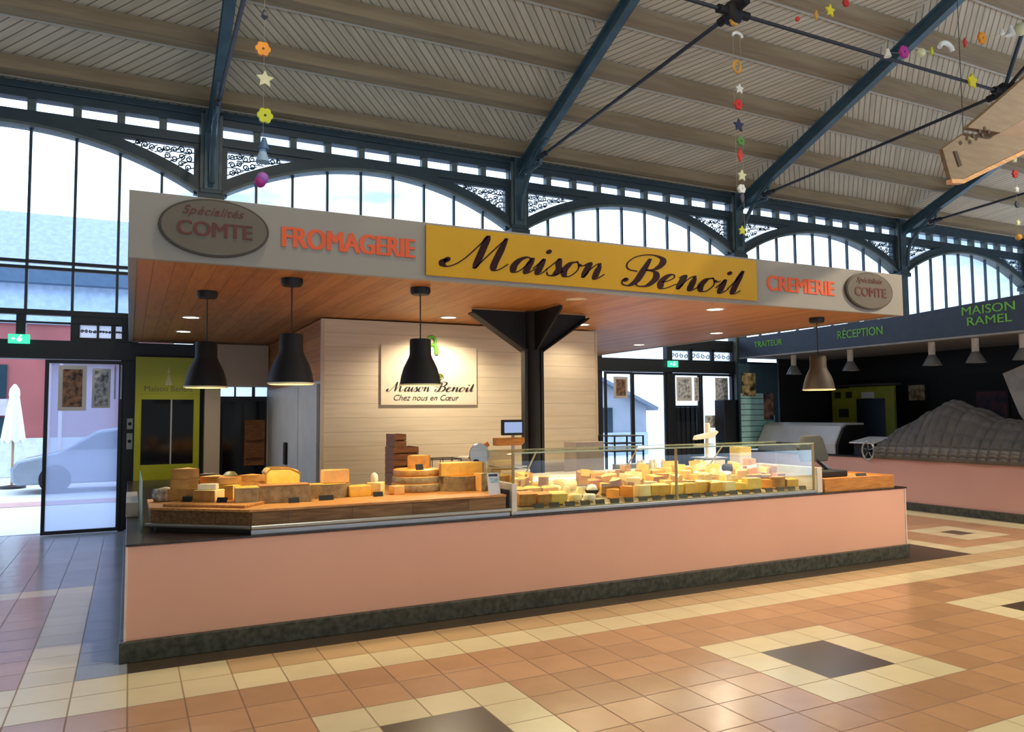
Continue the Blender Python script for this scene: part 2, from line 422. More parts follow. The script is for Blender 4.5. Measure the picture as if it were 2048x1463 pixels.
GLYPH = {
 'M': (2.75, [[(-0.55, 0.42), (-0.72, 0.30), (-0.62, 0.06), (-0.30, 0.02), (0.15, 0.45), (0.55, 1.35), (0.80, 2.10)],
              [(0.80, 2.10), (0.86, 1.20), (0.92, 0.00)], [(0.92, 0.00), (1.35, 1.10), (1.75, 2.05)],
              [(1.75, 2.05), (1.76, 1.10), (1.78, 0.30), (1.95, 0.00), (2.20, 0.12), (2.45, 0.45)]]),
 'B': (2.05, [[(0.95, 1.95), (0.90, 1.10), (0.82, 0.35), (0.55, 0.00), (0.20, 0.05), (0.10, 0.32), (0.28, 0.42)],
              [(0.62, 1.00), (0.10, 1.10), (-0.10, 1.50), (0.20, 2.00), (0.90, 2.22), (1.55, 2.05), (1.70, 1.65), (1.45, 1.25), (1.00, 1.14)],
              [(1.00, 1.14), (1.55, 1.05), (1.75, 0.60), (1.50, 0.10), (1.05, 0.00), (0.85, 0.16)]]),
 'a': (1.12, [[(0.78, 0.86), (0.52, 1.00), (0.18, 0.78), (0.04, 0.36), (0.20, 0.00), (0.48, 0.16), (0.78, 0.80)],
              [(0.82, 1.00), (0.78, 0.45), (0.80, 0.10), (0.92, 0.00), (1.20, 0.32)]]),
 'i': (0.66, [[(-0.05, 0.32), (0.15, 0.70), (0.30, 1.00)], [(0.30, 1.00), (0.27, 0.45), (0.30, 0.08), (0.44, 0.00), (0.72, 0.34)], 'dot']),
 's': (0.92, [[(-0.02, 0.30), (0.25, 0.75), (0.45, 1.12)], [(0.45, 1.12), (0.52, 0.75), (0.66, 0.38), (0.52, 0.02), (0.22, -0.02), (0.10, 0.18)], [(0.55, 0.03), (0.75, 0.10), (0.95, 0.32)]]),
 'o': (1.02, [[(0.55, 1.00), (0.22, 0.85), (0.06, 0.38), (0.26, 0.00), (0.58, 0.10), (0.78, 0.55), (0.60, 0.97), (0.52, 0.98)], [(0.70, 0.85), (0.90, 0.76), (1.08, 0.86)]]),
 'n': (1.34, [[(0.00, 0.80), (0.18, 1.00), (0.26, 0.88), (0.24, 0.45), (0.22, 0.00)], [(0.22, 0.00), (0.45, 0.62), (0.72, 1.00), (0.88, 0.90)],
              [(0.88, 0.92), (0.87, 0.45), (0.90, 0.10), (1.03, 0.00), (1.36, 0.36)]]),
 'e': (0.92, [[(0.10, 0.42), (0.40, 0.52), (0.66, 0.80), (0.52, 1.00), (0.24, 0.84), (0.08, 0.40), (0.24, 0.00), (0.52, 0.03), (0.94, 0.36)]]),
 't': (0.95, [[(0.00, 0.35), (0.25, 0.95), (0.42, 1.75)], [(0.42, 1.75), (0.38, 0.90), (0.38, 0.20), (0.52, 0.00), (0.82, 0.28)]]),
}
def script_strokes(s, gap=1.25):
    out = []; x = 0.0
    for ch in s:
        if ch == ' ': x += gap; continue
        adv, st = GLYPH[ch]
        for q in st:
            if q == 'dot': out.append(('dot', x + 0.36, 1.48)); continue
            out.append([(x + a, b) for a, b in q])
        x += adv
    return out
def put_script(mb, s, fr, x0, ybase, x1, unit, depth=0.006, thin=0.045, thick=0.26, slant=0.38, gap=1.25, mi=0):
    st = script_strokes(s, gap)
    allp = [(p[0] + slant * p[1], p[1]) for q in st if q[0] != 'dot' for p in q]
    lo = min(p[0] for p in allp); hi = max(p[0] for p in allp); kx = (x1 - x0) / (hi - lo)
    T = lambda a, b: (x0 + (a + slant * b - lo) * kx, ybase + b * unit)
    def solid(poly):
        n = len(poly)
        k = n // 2
        vs = [fr(a, b, depth) for a, b in poly] + [fr(a, b, 0) for a, b in poly]
        fs = [(i, i + 1, n - 2 - i, n - 1 - i) for i in range(k - 1)]
        fs += [(i, (i + 1) % n, n + (i + 1) % n, n + i) for i in range(n)]
        mb.add(vs, fs, mi)
    def ball(cx, cy, r):
        pts = [T(cx + r * math.cos(2 * math.pi * i / 12), cy + r * math.sin(2 * math.pi * i / 12)) for i in range(12)]
        n = 12
        mb.add([fr(a, b, depth) for a, b in pts] + [fr(a, b, 0) for a, b in pts],
               [tuple(range(n))] + [(i, (i + 1) % n, n + (i + 1) % n, n + i) for i in range(n)], mi)
    for q in st:
        if q[0] == 'dot': ball(q[1], q[2], 0.15); continue
        p = catmull(q, 7)
        Lf, Rt = [], []
        for i in range(len(p)):
            a = p[max(i - 1, 0)]; b = p[min(i + 1, len(p) - 1)]
            dx, dy = b[0] - a[0], b[1] - a[1]; d = math.hypot(dx, dy) or 1
            down = max(0.0, -dy / d)
            w = thin + (thick - thin) * down ** 1.4 * min(1.0, 0.35 + 4.0 * min(i, len(p) - 1 - i) / len(p))
            nx, ny = -dy / d, dx / d
            Lf.append(T(p[i][0] + nx * w / 2, p[i][1] + ny * w / 2)); Rt.append(T(p[i][0] - nx * w / 2, p[i][1] - ny * w / 2))
        solid(Lf + Rt[::-1])
    if s[0] == 'M': ball(-0.58, 0.40, 0.17)
    for i, ch in enumerate(s):
        if ch == 'B':
            off = sum(gap if c == ' ' else GLYPH[c][0] for c in s[:i]); ball(off + 0.24, 0.36, 0.15)
F_FRONT = lambda y: (lambda a, b, d: (a, y - d, b))              # faces the hall (-Y)
F_LEFT = lambda x: (lambda a, b, d: (x - d, -a, b))              # faces -X; text runs towards -Y

# ------------------------------------------------------------------ the hall: floor, roof, iron arcade
WY = 12.97
COLX = [-4.415, 1.085, 6.585, 12.085, 17.585, 23.085]
def build_floor():
    T_OR = tile_mat('terracotta_floor_tile', (182, 140, 102), 0.22, (128, 94, 70))
    T_CR = tile_mat('cream_floor_tile', (218, 204, 164), 0.22, (150, 128, 92), var=0.08)
    T_CR_SHADE = tile_mat('shaded_cream_floor_tile', (190, 160, 118), 0.30, (132, 106, 76), var=0.08)  # cream tile with the shade before the stall put into its colour
    T_DK = tile_mat('dark_brown_floor_tile', (70, 60, 46), 0.28, joints=False)
    T_SL = tile_mat('slate_grey_floor_tile', (146, 152, 156), 0.2, (86, 92, 96), var=0.08)
    mats = [T_OR, T_CR, T_CR_SHADE, T_DK, T_SL]
    px, x0 = 0.306, 3.697
    xs = {i: x0 + px * i for i in range(-46, 76)}
    ys = {}
    for j in range(-24, 0): ys[j] = 4.44 + 0.3 * j
    for j in range(0, 6): ys[j] = 4.44 + 0.325 * j
    for j in range(6, 30): ys[j] = 4.44 + 0.325 * 5 + 0.31 * (j - 5)
    vs, fs, mi, uv, tone = [], [], [], [], []
    idx = {}
    def V(i, j):
        if (i, j) not in idx: idx[(i, j)] = len(vs); vs.append((xs[i], ys[j], 0.0))
        return idx[(i, j)]
    for i in range(-46, 75):
        for j in range(-24, 29):
            xc = (xs[i] + xs[i + 1]) / 2; yc = (ys[j] + ys[j + 1]) / 2
            if yc > 13.1: continue
            m = 0
            if j < 0:                                           # main hall with diamond-framed squares
                a, b = i % 9, (j + 4) % 6
                if a < 4 and b < 4:
                    m = 1
                    if 1 <= a <= 2 and 1 <= b <= 2: m = 3
            elif j in (2,): m = 1
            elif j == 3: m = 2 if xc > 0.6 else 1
            elif j >= 4:
                m = 0
                if -14 <= i <= -14 and yc < 8.75: m = 1
                if i < -14 and 8.6 < yc < 8.95: m = 1
                if yc > 8.95 and xc < 0.1: m = 4
                if i >= -13 and xc < 8.1: m = 4 if xc < 0.05 else 3
                if 8.1 < xc < 8.85: m = 3
                if 8.85 < xc < 9.2: m = 1
                if xc > 8.85 and j == 4: m = 1
                if 11.45 < xc < 12.0 and yc > 6.4: m = 1
                # small framed squares in the cross aisle
                ai, bj = i - 20, (j - 6) % 6
                if 0 <= ai < 3 and bj < 3 and yc < 12: m = 1 if not (ai == 1 and bj == 1) else 3
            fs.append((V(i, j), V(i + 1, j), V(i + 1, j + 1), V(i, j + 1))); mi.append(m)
            uv += [(0, 0), (1, 0), (1, 1), (0, 1)]; tone.append(random.random())
    me = bpy.data.meshes.new('floor'); me.from_pydata(vs, [], fs)
    for m in mats: me.materials.append(m)
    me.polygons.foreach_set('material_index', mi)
    ul = me.uv_layers.new(name='tile_uv'); ul.data.foreach_set('uv', [c for p in uv for c in p])
    at = me.attributes.new('tile_tone', 'FLOAT', 'FACE'); at.data.foreach_set('value', tone)
    o = bpy.data.objects.new('floor', me); COL.objects.link(o)
    struct(o, 'tiled hall floor of terracotta, cream and dark brown squares', 'floor')
build_floor()

ZR = lambda y: 6.62 + 0.43 * (WY - y)
RIDGE = 0.6
def build_roof():
    vs, fs, uv = [], [], []
    xs = [-10.0] + COLX + [28.6, 34.0]
    for k in range(len(xs) - 1):
        sgn = 1 if k % 2 == 0 else -1
        for (ya, yb) in ((13.2, RIDGE), (RIDGE, -12.5)):
            za = ZR(ya) if ya >= RIDGE else ZR(RIDGE) - 0.43 * (RIDGE - ya)
            zb = ZR(yb) if yb >= RIDGE else ZR(RIDGE) - 0.43 * (RIDGE - yb)
            q = [(xs[k], ya, za), (xs[k + 1], ya, za), (xs[k + 1], yb, zb), (xs[k], yb, zb)]
            n = len(vs)
            vs += q + [(a, b, c + 0.08) for a, b, c in q]
            fs += [(n, n + 1, n + 2, n + 3), (n + 7, n + 6, n + 5, n + 4), (n, n + 4, n + 5, n + 1), (n + 2, n + 6, n + 7, n + 3)]
            e = [((a * 0.70 - sgn * b * 1.09 * 0.71), (a * sgn * 0.71 + b * 0.70)) for a, b, c in q]
            uv += e + e[::-1] + [e[0], e[0], e[1], e[1]] + [e[2], e[2], e[3], e[3]]
    me = bpy.data.meshes.new('ceiling'); me.from_pydata(vs, [], fs); me.materials.append(M_BOARD)
    ul = me.uv_layers.new(name='board_uv'); ul.data.foreach_set('uv', [c for p in uv for c in p])
    o = bpy.data.objects.new('ceiling', me); COL.objects.link(o)
    struct(o, 'sloping hall roof lined with tan boards laid diagonally', 'ceiling')
    n = 1
    for y in (12.62, 11.62, 10.66, 9.66, 8.66, 7.66, 6.66, 5.66, 4.66, 3.66, 2.66):
        mb = MB(); z = ZR(y)
        mb.xz([(-10, z - 0.19), (34, z - 0.19), (34, z + 0.02), (-10, z + 0.02)], y - 0.13, y + 0.13)
        e = MB(); e.box(-10, y + 0.131, z - 0.20, 34, y + 0.175, z - 0.14)
        struct(mb.build('trim_%d' % n, M_PURLIN), 'brown roof purlin running the length of the hall', 'beam'); e.build('pale_edge_strip', M_PURLEDGE, bpy.data.objects['trim_%d' % n]); n += 1
build_roof()
def build_far_walls():  # unseen walls added to close the hall and control its light
    m = mat('dull_plaster', (104, 96, 84), 0.8, vary=0.05)
    mb = MB(); mb.box(-10, -12.6, 0, 34, -12.4, 6.25); struct(mb.build('wall_front', m), 'unseen plain wall added to block light at the far side of the hall', 'wall')
    mb = MB(); mb.box(-10.2, -12.4, 0, -10.0, 13.0, 12.4); struct(mb.build('wall_left', m), 'unseen plain gable wall added to block light at the left end of the hall', 'wall')
    mb = MB(); mb.box(34.0, -12.4, 0, 34.2, 13.0, 12.4); struct(mb.build('wall_end', m), 'unseen plain gable wall added to block light at the right end of the hall', 'wall')
build_far_walls()

def build_bay(k):
    """one iron arcade bay between two columns: frieze, arch, scroll corners, mullions, glass"""
    xa, xb = COLX[k], COLX[k + 1]; c = (xa + xb) / 2
    root = bpy.data.objects.new('window_%d' % (k + 1), None); COL.objects.link(root); root.location = (c, WY, 0); ORG[root.name] = Vector((c, WY, 0))
    struct(root, 'arched iron window bay %s' % ['at the far left above the open doorway', 'behind the left part of the cheese stall sign', 'behind the right part of the cheese stall sign', 'behind the right end of the cheese stall', 'above the neighbouring stall at far right'][k], 'window')
    la, lb = xa + 0.13, xb - 0.13
    # frieze: two rails and short posts
    mb = MB()
    mb.box(la, WY - 0.10, 6.34, lb, WY + 0.10, 6.52); mb.box(la, WY - 0.14, 6.46, lb, WY + 0.14, 6.56)
    mb.box(la, WY - 0.08, 6.02, lb, WY + 0.08, 6.165)
    mb.build('frieze_rail', M_IRON_D, root, bevel=0.006)
    mb = MB()
    x = c - 0.584 * 4
    for i in range(10):
        xx = c + 0.584 * (i - 4.5)
        mb.box(xx - 0.055, WY - 0.07, 6.16, xx + 0.055, WY + 0.07, 6.345)
    mb.build('frieze_post', M_IRON_L, root, bevel=0.004)
    # arch ring
    R, half = 5.0, 2.62
    zc = 5.97 - R
    am = math.asin(half / R)
    arc = [(-am + 2 * am * i / 40) for i in range(41)]
    inn = [(c + R * math.sin(a), zc + R * math.cos(a)) for a in arc]
    out = [(c + (R + 0.17) * math.sin(a), zc + (R + 0.17) * math.cos(a)) for a in arc]
    out = [(max(la, min(lb, p[0])), p[1]) for p in out]; inn = [(max(la, min(lb, p[0])), p[1]) for p in inn]
    mb = MB()
    for i in range(40):
        mb.xz([inn[i], inn[i + 1], out[i + 1], out[i]], WY - 0.09, WY + 0.09)
    mb.build('arch', M_IRON_D, root)
    mb = MB()
    for i in range(40):
        q = [inn[i], inn[i + 1]]
        lo = [(q[0][0], q[0][1] - 0.045), (q[1][0], q[1][1] - 0.045)]
        mb.xz([lo[0], lo[1], q[1], q[0]], WY - 0.13, WY + 0.13)
    mb.build('arch_moulding', M_IRON_L, root)
    # scroll-work corners
    Ro = R + 0.17
    for sgn in (-1, 1):
        xe = la + 0.12 if sgn < 0 else lb - 0.12
        fr = MB()
        fr.box(xe - 0.13 if sgn < 0 else xe, WY - 0.06, 5.2, xe if sgn < 0 else xe + 0.13, WY + 0.06, 6.04)
        top = 5.96
        fr.box(min(xe, xe - sgn * 2.0), WY - 0.05, top, max(xe, xe - sgn * 2.0), WY + 0.05, 6.06)
        fr.build('corner_frame', M_IRON_D, root)
        g = MB(); rnd = random.Random(5 + sgn)
        cols = 12
        for i in range(cols):
            xx = xe - sgn * (0.075 + i * 0.105)
            zo = zc + math.sqrt(max(0.0, Ro * Ro - (xx - c) ** 2))
            hgt = top - zo - 0.03
            if hgt < 0.05: continue
            nr = max(1, int(hgt / 0.105))
            for j in range(nr):
                rr = min(0.052, hgt / nr * 0.5)
                zz = zo + 0.03 + hgt * (j + 0.5) / nr
                a0 = rnd.random() * 6.28; tw = rnd.choice((-1, 1))
                pts = []
                for t in range(15):
                    a = a0 + tw * t / 14 * 8.4; q = rr * (1.0 - 0.72 * t / 14)
                    pts.append((xx + q * math.cos(a), WY, zz + q * math.sin(a)))
                g.tube(pts, 0.0115, 5)
                g.tube([(xx - 0.075, WY, zz - rr), (xx + 0.075, WY, zz + rr * rnd.uniform(-1, 1))], 0.009, 4)
        g.build('scroll_grille', M_IRON_D, root, smooth=40)
    # mullions and bars
    mul = MB()
    for i in range(10):
        xx = c + 0.584 * (i - 4.5)
        if not (la < xx < lb): continue
        d = xx - c
        zt = zc + math.sqrt(R * R - d * d)
        mul.box(xx - 0.019, WY - 0.03, 3.23, xx + 0.019, WY + 0.03, zt)
    mul.build('mullion', M_IRON_D, root)
    bars = MB()
    bars.box(la, WY - 0.035, 3.93, lb, WY + 0.035, 3.975); bars.box(la, WY - 0.035, 3.84, lb, WY + 0.035, 3.885)
    bars.box(la, WY - 0.06, 3.17, lb, WY + 0.06, 3.25)
    bars.build('cross_bar', M_BLACKFR, root)
    g = MB()
    a2 = [(-am + 2 * am * i / 24) for i in range(25)]
    top = [(max(la, min(lb, c + R * math.sin(a))), zc + R * math.cos(a)) for a in a2]
    g.xz([(la, 3.23), (lb, 3.23)] + top[::-1], WY - 0.004, WY + 0.004)
    g.box(la, WY - 0.004, 6.14, lb, WY + 0.004, 6.36)
    for sgn in (-1, 1):
        pass
    g.build('glass', M_GLASS, root)
    return root
for k in range(5): build_bay(k)

def build_columns():
    spots = ['at the far left edge of the hall', 'first blue iron column, above the left oval plaque', 'second blue iron column, above the yellow sign',
             'third blue iron column, behind the right end of the yellow sign', 'fourth blue iron column, above the right oval plaque', 'last blue iron column at far right']
    for k, x in enumerate(COLX):
        if k in (0, 5): pass
        root = thing('iron_column', spots[k] if k not in (0,) else 'blue iron column left of the open doorway', 'column', (x, WY, 0))
        mb = MB(); mb.box(x - 0.11, WY - 0.19, 0, x + 0.11, WY + 0.12, 6.60)
        mb.build('shaft', M_IRON, root, bevel=0.01)
        mb = MB()
        for s in (-1, 1): mb.box(x + s * 0.11, WY - 0.15, 0, x + s * 0.165, WY + 0.1, 6.5)
        mb.build('side_pilaster', M_IRON_L, root, bevel=0.006)
        mb = MB(); mb.box(x - 0.2, WY - 0.22, 5.10, x + 0.2, WY + 0.14, 5.2); mb.box(x - 0.17, WY - 0.21, 5.2, x + 0.17, WY + 0.13, 5.27)
        mb.build('collar', M_IRON_D, root, bevel=0.01)
build_columns()

RAF = lambda y: 6.26 + 0.43 * (12.85 - y)
def build_trusses():
    names = ['blue steel roof rafter off the left edge', 'blue steel rafter rising steeply above the left oval plaque', 'blue steel rafter rising above the yellow sign, second from left',
             'blue steel rafter rising from the third column', 'blue steel rafter passing behind the hanging wooden board', 'blue steel rafter at the far right']
    for k, x in enumerate(COLX):
        root = thing('roof_rafter', names[k], 'beam', (x, WY - 0.2, RAF(WY - 0.2)))
        mb = MB()
        a = (x, 12.80, RAF(12.80)); b = (x, RIDGE, RAF(RIDGE))
        mb.bar(a, b, 0.035, 0.21)
        up = Vector((0, 0.395, 0.918))
        for s in (-1, 1):
            mb.bar(Vector(a) + up * 0.105 * s, Vector(b) + up * 0.105 * s, 0.145, 0.03)
        mb.build('beam', M_IRON, root)
        mb = MB()
        pts = catmull([(x, 12.70, 5.35), (x, 12.62, 5.85), (x, 12.25, 6.28), (x, 11.75, 6.62)], 6)
        mb.tube(pts, 0.045, 8)
        mb.tube([(x, 12.7, 6.22), (x, 11.95, 6.22), (x, 11.85, 6.6)], 0.035, 8)
        mb.build('knee_brace', M_IRON, root, smooth=40)
        if k in (0, 5): continue
        hub = Vector((x, 6.98, 6.62))
        r = thing('tie_rod', 'dark tie rod ' + ['', 'above the far left bay, running up out of the picture', 'from the second column up to the joint above the hanging bead garland',
                  'from the third column up to the joint beside the hanging wooden board', 'from the fourth column at the right edge'][k], 'rod', hub)
        mb = MB(); mb.tube([(x, 12.0, 6.33), hub], 0.028, 8); mb.build('rod', M_ROD, r, smooth=40)
        mb = MB(); mb.tube([(x, 12.05, 6.33), (x, 11.75, 6.345)], 0.05, 8); mb.build('turnbuckle', M_ROD, r, smooth=40)
        mb = MB(); mb.tube([hub, (x, 1.6, RAF(1.6) - 0.2)], 0.028, 8); mb.build('upper_rod', M_ROD, r, smooth=40)
        mb = MB(); mb.tube([hub, (x, 6.0, RAF(6.0) - 0.1)], 0.03, 8); mb.build('strut', M_IRON_D, r, smooth=40)
        j = r
        mb = MB(); mb.lathe([(0.02, -0.17), (0.10, -0.12), (0.12, 0.0), (0.10, 0.1), (0.03, 0.15)], hub, 14)
        mb.build('joint_casting', M_BLACK, j, smooth=50)
        mb = MB(); mb.tube([hub + Vector((-0.24, 0, 0)), hub + Vector((0.24, 0, 0))], 0.055, 10); mb.tube([hub + Vector((0, -0.24, 0.04)), hub + Vector((0, 0.24, -0.02))], 0.055, 10)
        mb.build('clevis', M_BLACK, j, smooth=50)
    # longitudinal rods from joint to joint
    for k, lb in ((1, 'dark thin rod along the roof, left of the top joint'), (2, 'dark thin rod along the roof between the two cast joints'), (3, 'dark thin rod along the roof, right of the hanging board joint')):
        mb = MB(); mb.tube([(COLX[k] + 0.24, 6.98, 6.62), (COLX[k + 1] - 0.24, 6.98, 6.62)], 0.024, 8)
        tag(mb.build('bracing_rod', M_ROD, smooth=40), lb, 'rod')
build_trusses()

# ------------------------------------------------------------------ lower wall: doors and glazing
def frame_rect(mb, x0, z0, x1, z1, w, y0, y1):
    mb.box(x0, y0, z0, x0 + w, y1, z1); mb.box(x1 - w, y0, z0, x1, y1, z1)
    mb.box(x0 + w, y0, z1 - w, x1 - w, y1, z1); mb.box(x0 + w, y0, z0, x1 - w, y1, z0 + w)
def door_leaf(n, label, x0, x1, y, z1=2.52, w=0.05, pane=None):
    root = bpy.data.objects.new('door_%d' % n, None); COL.objects.link(root); root.location = ((x0 + x1) / 2, y, 0); ORG[root.name] = Vector(root.location)
    struct(root, label, 'door')
    mb = MB(); frame_rect(mb, x0, 0.01, x1, z1, w, y - 0.025, y + 0.025); mb.build('frame', M_BLACKFR, root, bevel=0.004)
    mb = MB(); mb.box(x0 + w, y - 0.005, 0.01 + w, x1 - w, y + 0.005, z1 - w); mb.build('pane', pane or M_GLASS, root)
    return root
def build_lower_wall():
    # header and transom of the left entrance (bay 1)
    root = bpy.data.objects.new('wall_back', None); COL.objects.link(root); ORG[root.name] = Vector((0, 0, 0))
    struct(root, 'black framed glazed entrance wall beneath the iron arches', 'wall')
    mb = MB()
    mb.box(-4.3, WY - 0.14, 2.53, 0.98, WY + 0.1, 2.80)
    mb.box(-0.125, WY - 0.075, 0, 0.10, WY + 0.08, 3.2)
    mb.box(0.88, WY - 0.05, 0, 0.98, WY + 0.08, 3.2)
    for x in (-1.42, -2.9): mb.box(x - 0.06, WY - 0.05, 2.8, x + 0.06, WY + 0.05, 3.2)
    mb.box(-4.3, WY - 0.03, 3.05, -0.06, WY + 0.03, 3.08)
    mb.box(-0.80, WY - 0.05, 2.8, -0.06, WY + 0.05, 2.86); mb.box(-0.80, WY - 0.05, 3.06, -0.06, WY + 0.05, 3.2)
    mb.box(-0.80, WY - 0.05, 2.86, -0.68, WY + 0.05, 3.06)
    mb.box(-0.46, WY - 0.04, 2.86, -0.43, WY + 0.04, 3.06); mb.box(-0.27, WY - 0.04, 2.86, -0.21, WY + 0.04, 3.06)
    # bays 2 and 3
    for a, b in ((1.19, 6.48), (6.69, 11.98), (12.19, 17.48)):
        mb.box(a, WY - 0.12, 2.53, b, WY + 0.1, 2.80)
        mb.box(a, WY - 0.06, 0, a + 0.08, WY + 0.06, 3.2); mb.box(b - 0.08, WY - 0.06, 0, b, WY + 0.06, 3.2)
    for x in (8.40, 10.16): mb.box(x - 0.07, WY - 0.07, 0, x + 0.07, WY + 0.07, 3.2)
    for x in (2.06, 3.4, 4.8): mb.box(x - 0.04, WY - 0.05, 0, x + 0.04, WY + 0.05, 3.2)
    mb.box(10.2, WY - 0.05, 3.0, 12.0, WY + 0.05, 3.2)
    for x in (10.76, 11.36): mb.box(x - 0.03, WY - 0.05, 2.75, x + 0.03, WY + 0.05, 3.05)
    mb.build('frame', M_BLACKFR, root, bevel=0.004)
    mb = MB()
    mb.box(-4.3, WY - 0.004, 2.8, 0.98, WY + 0.004, 3.2)
    mb.box(0.1, WY - 0.004, 0.05, 0.88, WY + 0.004, 2.53)
    mb.box(1.27, WY - 0.004, 0.05, 6.4, WY + 0.004, 2.53); mb.box(1.27, WY - 0.004, 2.8, 6.4, WY + 0.004, 3.2)
    mb.box(6.77, WY - 0.004, 2.8, 11.9, WY + 0.004, 3.2); mb.box(12.27, WY - 0.004, 2.8, 17.4, WY + 0.004, 3.2)
    mb.box(6.77, WY - 0.004, 0.05, 8.33, WY + 0.004, 2.53); mb.box(12.27, WY - 0.004, 0.05, 17.4, WY + 0.004, 2.53)
    mb.build('glazing', M_GLASS, root)
    # etched ornamental transom lights
    et = mat('etched_white_glass', (232, 236, 240), 0.4, dark=(170, 178, 186), scale=9, emit=(230, 236, 245), es=0.0)
    def etched(x0, x1, z0, z1, y=WY + 0.02):
        g = MB(); g.box(x0, y, z0, x1, y + 0.01, z1)
        p = g.build('etched_pane', M_GLASS_W, root)
        t = MB(); n = 4
        for i in range(n):
            cx = x0 + (x1 - x0) * (i + 0.5) / n; r = min((x1 - x0) / n, z1 - z0) * 0.42
            pts = [(cx + r * (1 - 0.06 * k) * math.cos(k * 0.6 + i), y - 0.004, (z0 + z1) / 2 + r * (1 - 0.06 * k) * math.sin(k * 0.6 + i)) for k in range(13)]
            t.tube(pts, 0.009, 5)
        t.build('scroll_pattern', M_BLACKFR, p)
    for x0, x1 in ((-0.68, -0.46), (-0.43, -0.27), (-0.21, -0.08)): etched(x0, x1, 2.86, 3.06)
    for x0, x1 in ((10.24, 10.73), (10.80, 11.33), (11.40, 11.9)): etched(x0, x1, 2.80, 3.0)
    # leaves
    door_leaf(1, 'hazy glass sliding door leaf with black frame, left of the cheese stall', -1.10, -0.10, WY - 0.10, 2.52, 0.05, M_FROST)
    door_leaf(2, 'glass door leaf nearest the cream back wall, right of the stall', 8.52, 9.20, WY - 0.06, 2.52, 0.045)
    door_leaf(3, 'open looking glass door leaf showing the gabled building outside', 9.22, 10.08, WY - 0.02, 2.52, 0.045)
    door_leaf(4, 'black framed glass leaf with white notices, right of the exit sign', 10.26, 10.98, WY - 0.03, 2.52, 0.05)
    door_leaf(5, 'narrow black framed glass leaf beside the teal menu board', 11.0, 11.92, WY - 0.03, 2.52, 0.05)
    # radiator-like dark slats behind door 4
    mb = MB()
    for i in range(6): mb.box(10.32 + i * 0.13, WY + 0.10, 0.1, 10.41 + i * 0.13, WY + 0.16, 1.80)
    mb.box(10.30, WY + 0.16, -0.01, 11.08, WY + 0.2, 1.84)
    tag(mb.build('slatted_screen', M_BLACKFR, bevel=0.004), 'dark slatted screen standing outside behind the glass doors at right', 'screen')
    # inner frame ledges
    mb = MB(); mb.box(6.75, 13.15, 0, 8.32, 13.3, 1.0)
    # black device box with stickers on the left door post
    for z0, z1, lb in ((1.50, 1.66, 'upper pale sticker on the black post right of the sliding door'), (1.20, 1.44, 'lower pale sticker on the black post right of the sliding door')):
        mb = MB(); mb.box(-0.03, WY - 0.088, z0, 0.05, WY - 0.081, z1)
        s = mb.build('door_sticker', mat('pale_sticker', (206, 206, 190), 0.5)); tag(s, lb, 'sticker')
        mb = MB(); mb.lathe([(0.0, 0.0), (0.026, 0.0), (0.026, 0.003), (0, 0.003)], (0, 0, 0), 14)
        mb.v = [Vector((0.01 + p.x, WY - 0.088 - p.z, (z0 + z1) / 2 + p.y)) for p in mb.v]
        mb.build('round_symbol', M_BLACKFR, s)
    for x in (-0.20, -0.12):
        mb = MB(); mb.box(x - 0.012, WY - 0.130, 1.95, x + 0.012, WY - 0.126, 2.46)
        tag(mb.build('door_strip', mat('pale_blue_strip', (190, 206, 220), 0.4)), 'pale vertical strip on the sliding door, ' + ('left one' if x < -0.15 else 'right one next to the post'), 'strip')

build_lower_wall()

def exit_sign(x, y, z, label, w=0.26):
    r = thing('exit_sign', label, 'sign', (x, y, z))
    mb = MB(); mb.box(x - w / 2, y - 0.03, z - 0.065, x + w / 2, y + 0.03, z + 0.065); mb.build('light_box', M_EXIT, r, bevel=0.004)
    mb = MB(); yy = y - 0.034
    F = lambda a, b, d: (x + a, y - 0.031 - d, z + b)
    mb.prism([(-0.02, -0.04), (0.02, -0.04), (0.045, 0.0), (0.01, 0.01), (0.03, 0.03), (0.0, 0.03), (-0.025, 0.0)], F, 0.003)
    mb.prism([(0.012, 0.035), (0.034, 0.035), (0.034, 0.055), (0.012, 0.055)], F, 0.003)
    mb.prism([(-0.10, 0.0), (-0.07, 0.022), (-0.07, 0.008), (-0.045, 0.008), (-0.045, -0.008), (-0.07, -0.008), (-0.07, -0.022)], F, 0.003)
    mb.build('running_pictogram', M_EXITW, r)
exit_sign(-1.42, WY - 0.19, 2.80, 'glowing green exit sign above the left entrance')
exit_sign(10.16, WY - 0.17, 2.70, 'glowing green exit sign above the doors right of the stall', 0.24)

def picture(name, label, fr, x0, z0, x1, z1, rim, inner, border=0.05, cat='poster', depth=0.012):
    """a flat poster: backing sheet with a printed panel"""
    mb = MB(); mb.prism([(x0, z0), (x1, z0), (x1, z1), (x0, z1)], fr, depth)
    r = mb.build(name, rim); tag(r, label, cat)
    mb = MB(); f2 = lambda a, b, d: fr(a, b, depth + d)
    mb.prism([(x0 + border, z0 + border), (x1 - border, z0 + border), (x1 - border, z1 - border), (x0 + border, z1 - border)], f2, 0.003)
    mb.build('print', inner, r)
    return r
M_PRINT_BR = mat('brown_printed_picture', (170, 124, 92), 0.5, dark=(52, 44, 44), scale=14, detail=2)
M_PRINT_GR = mat('grey_printed_notice', (226, 230, 234), 0.5, dark=(96, 104, 114), scale=16, detail=2)
M_PAPER = mat('white_paper', (214, 214, 212), 0.6, vary=0.03)
M_PAPERC = mat('cream_paper', (214, 200, 160), 0.6, dark=(120, 108, 80), scale=10, detail=2)
picture('poster', 'framed brown picture poster on the hazy sliding door', F_FRONT(WY - 0.106), -0.93, 1.78, -0.57, 2.44, M_PAPER, M_PRINT_BR, 0.055)
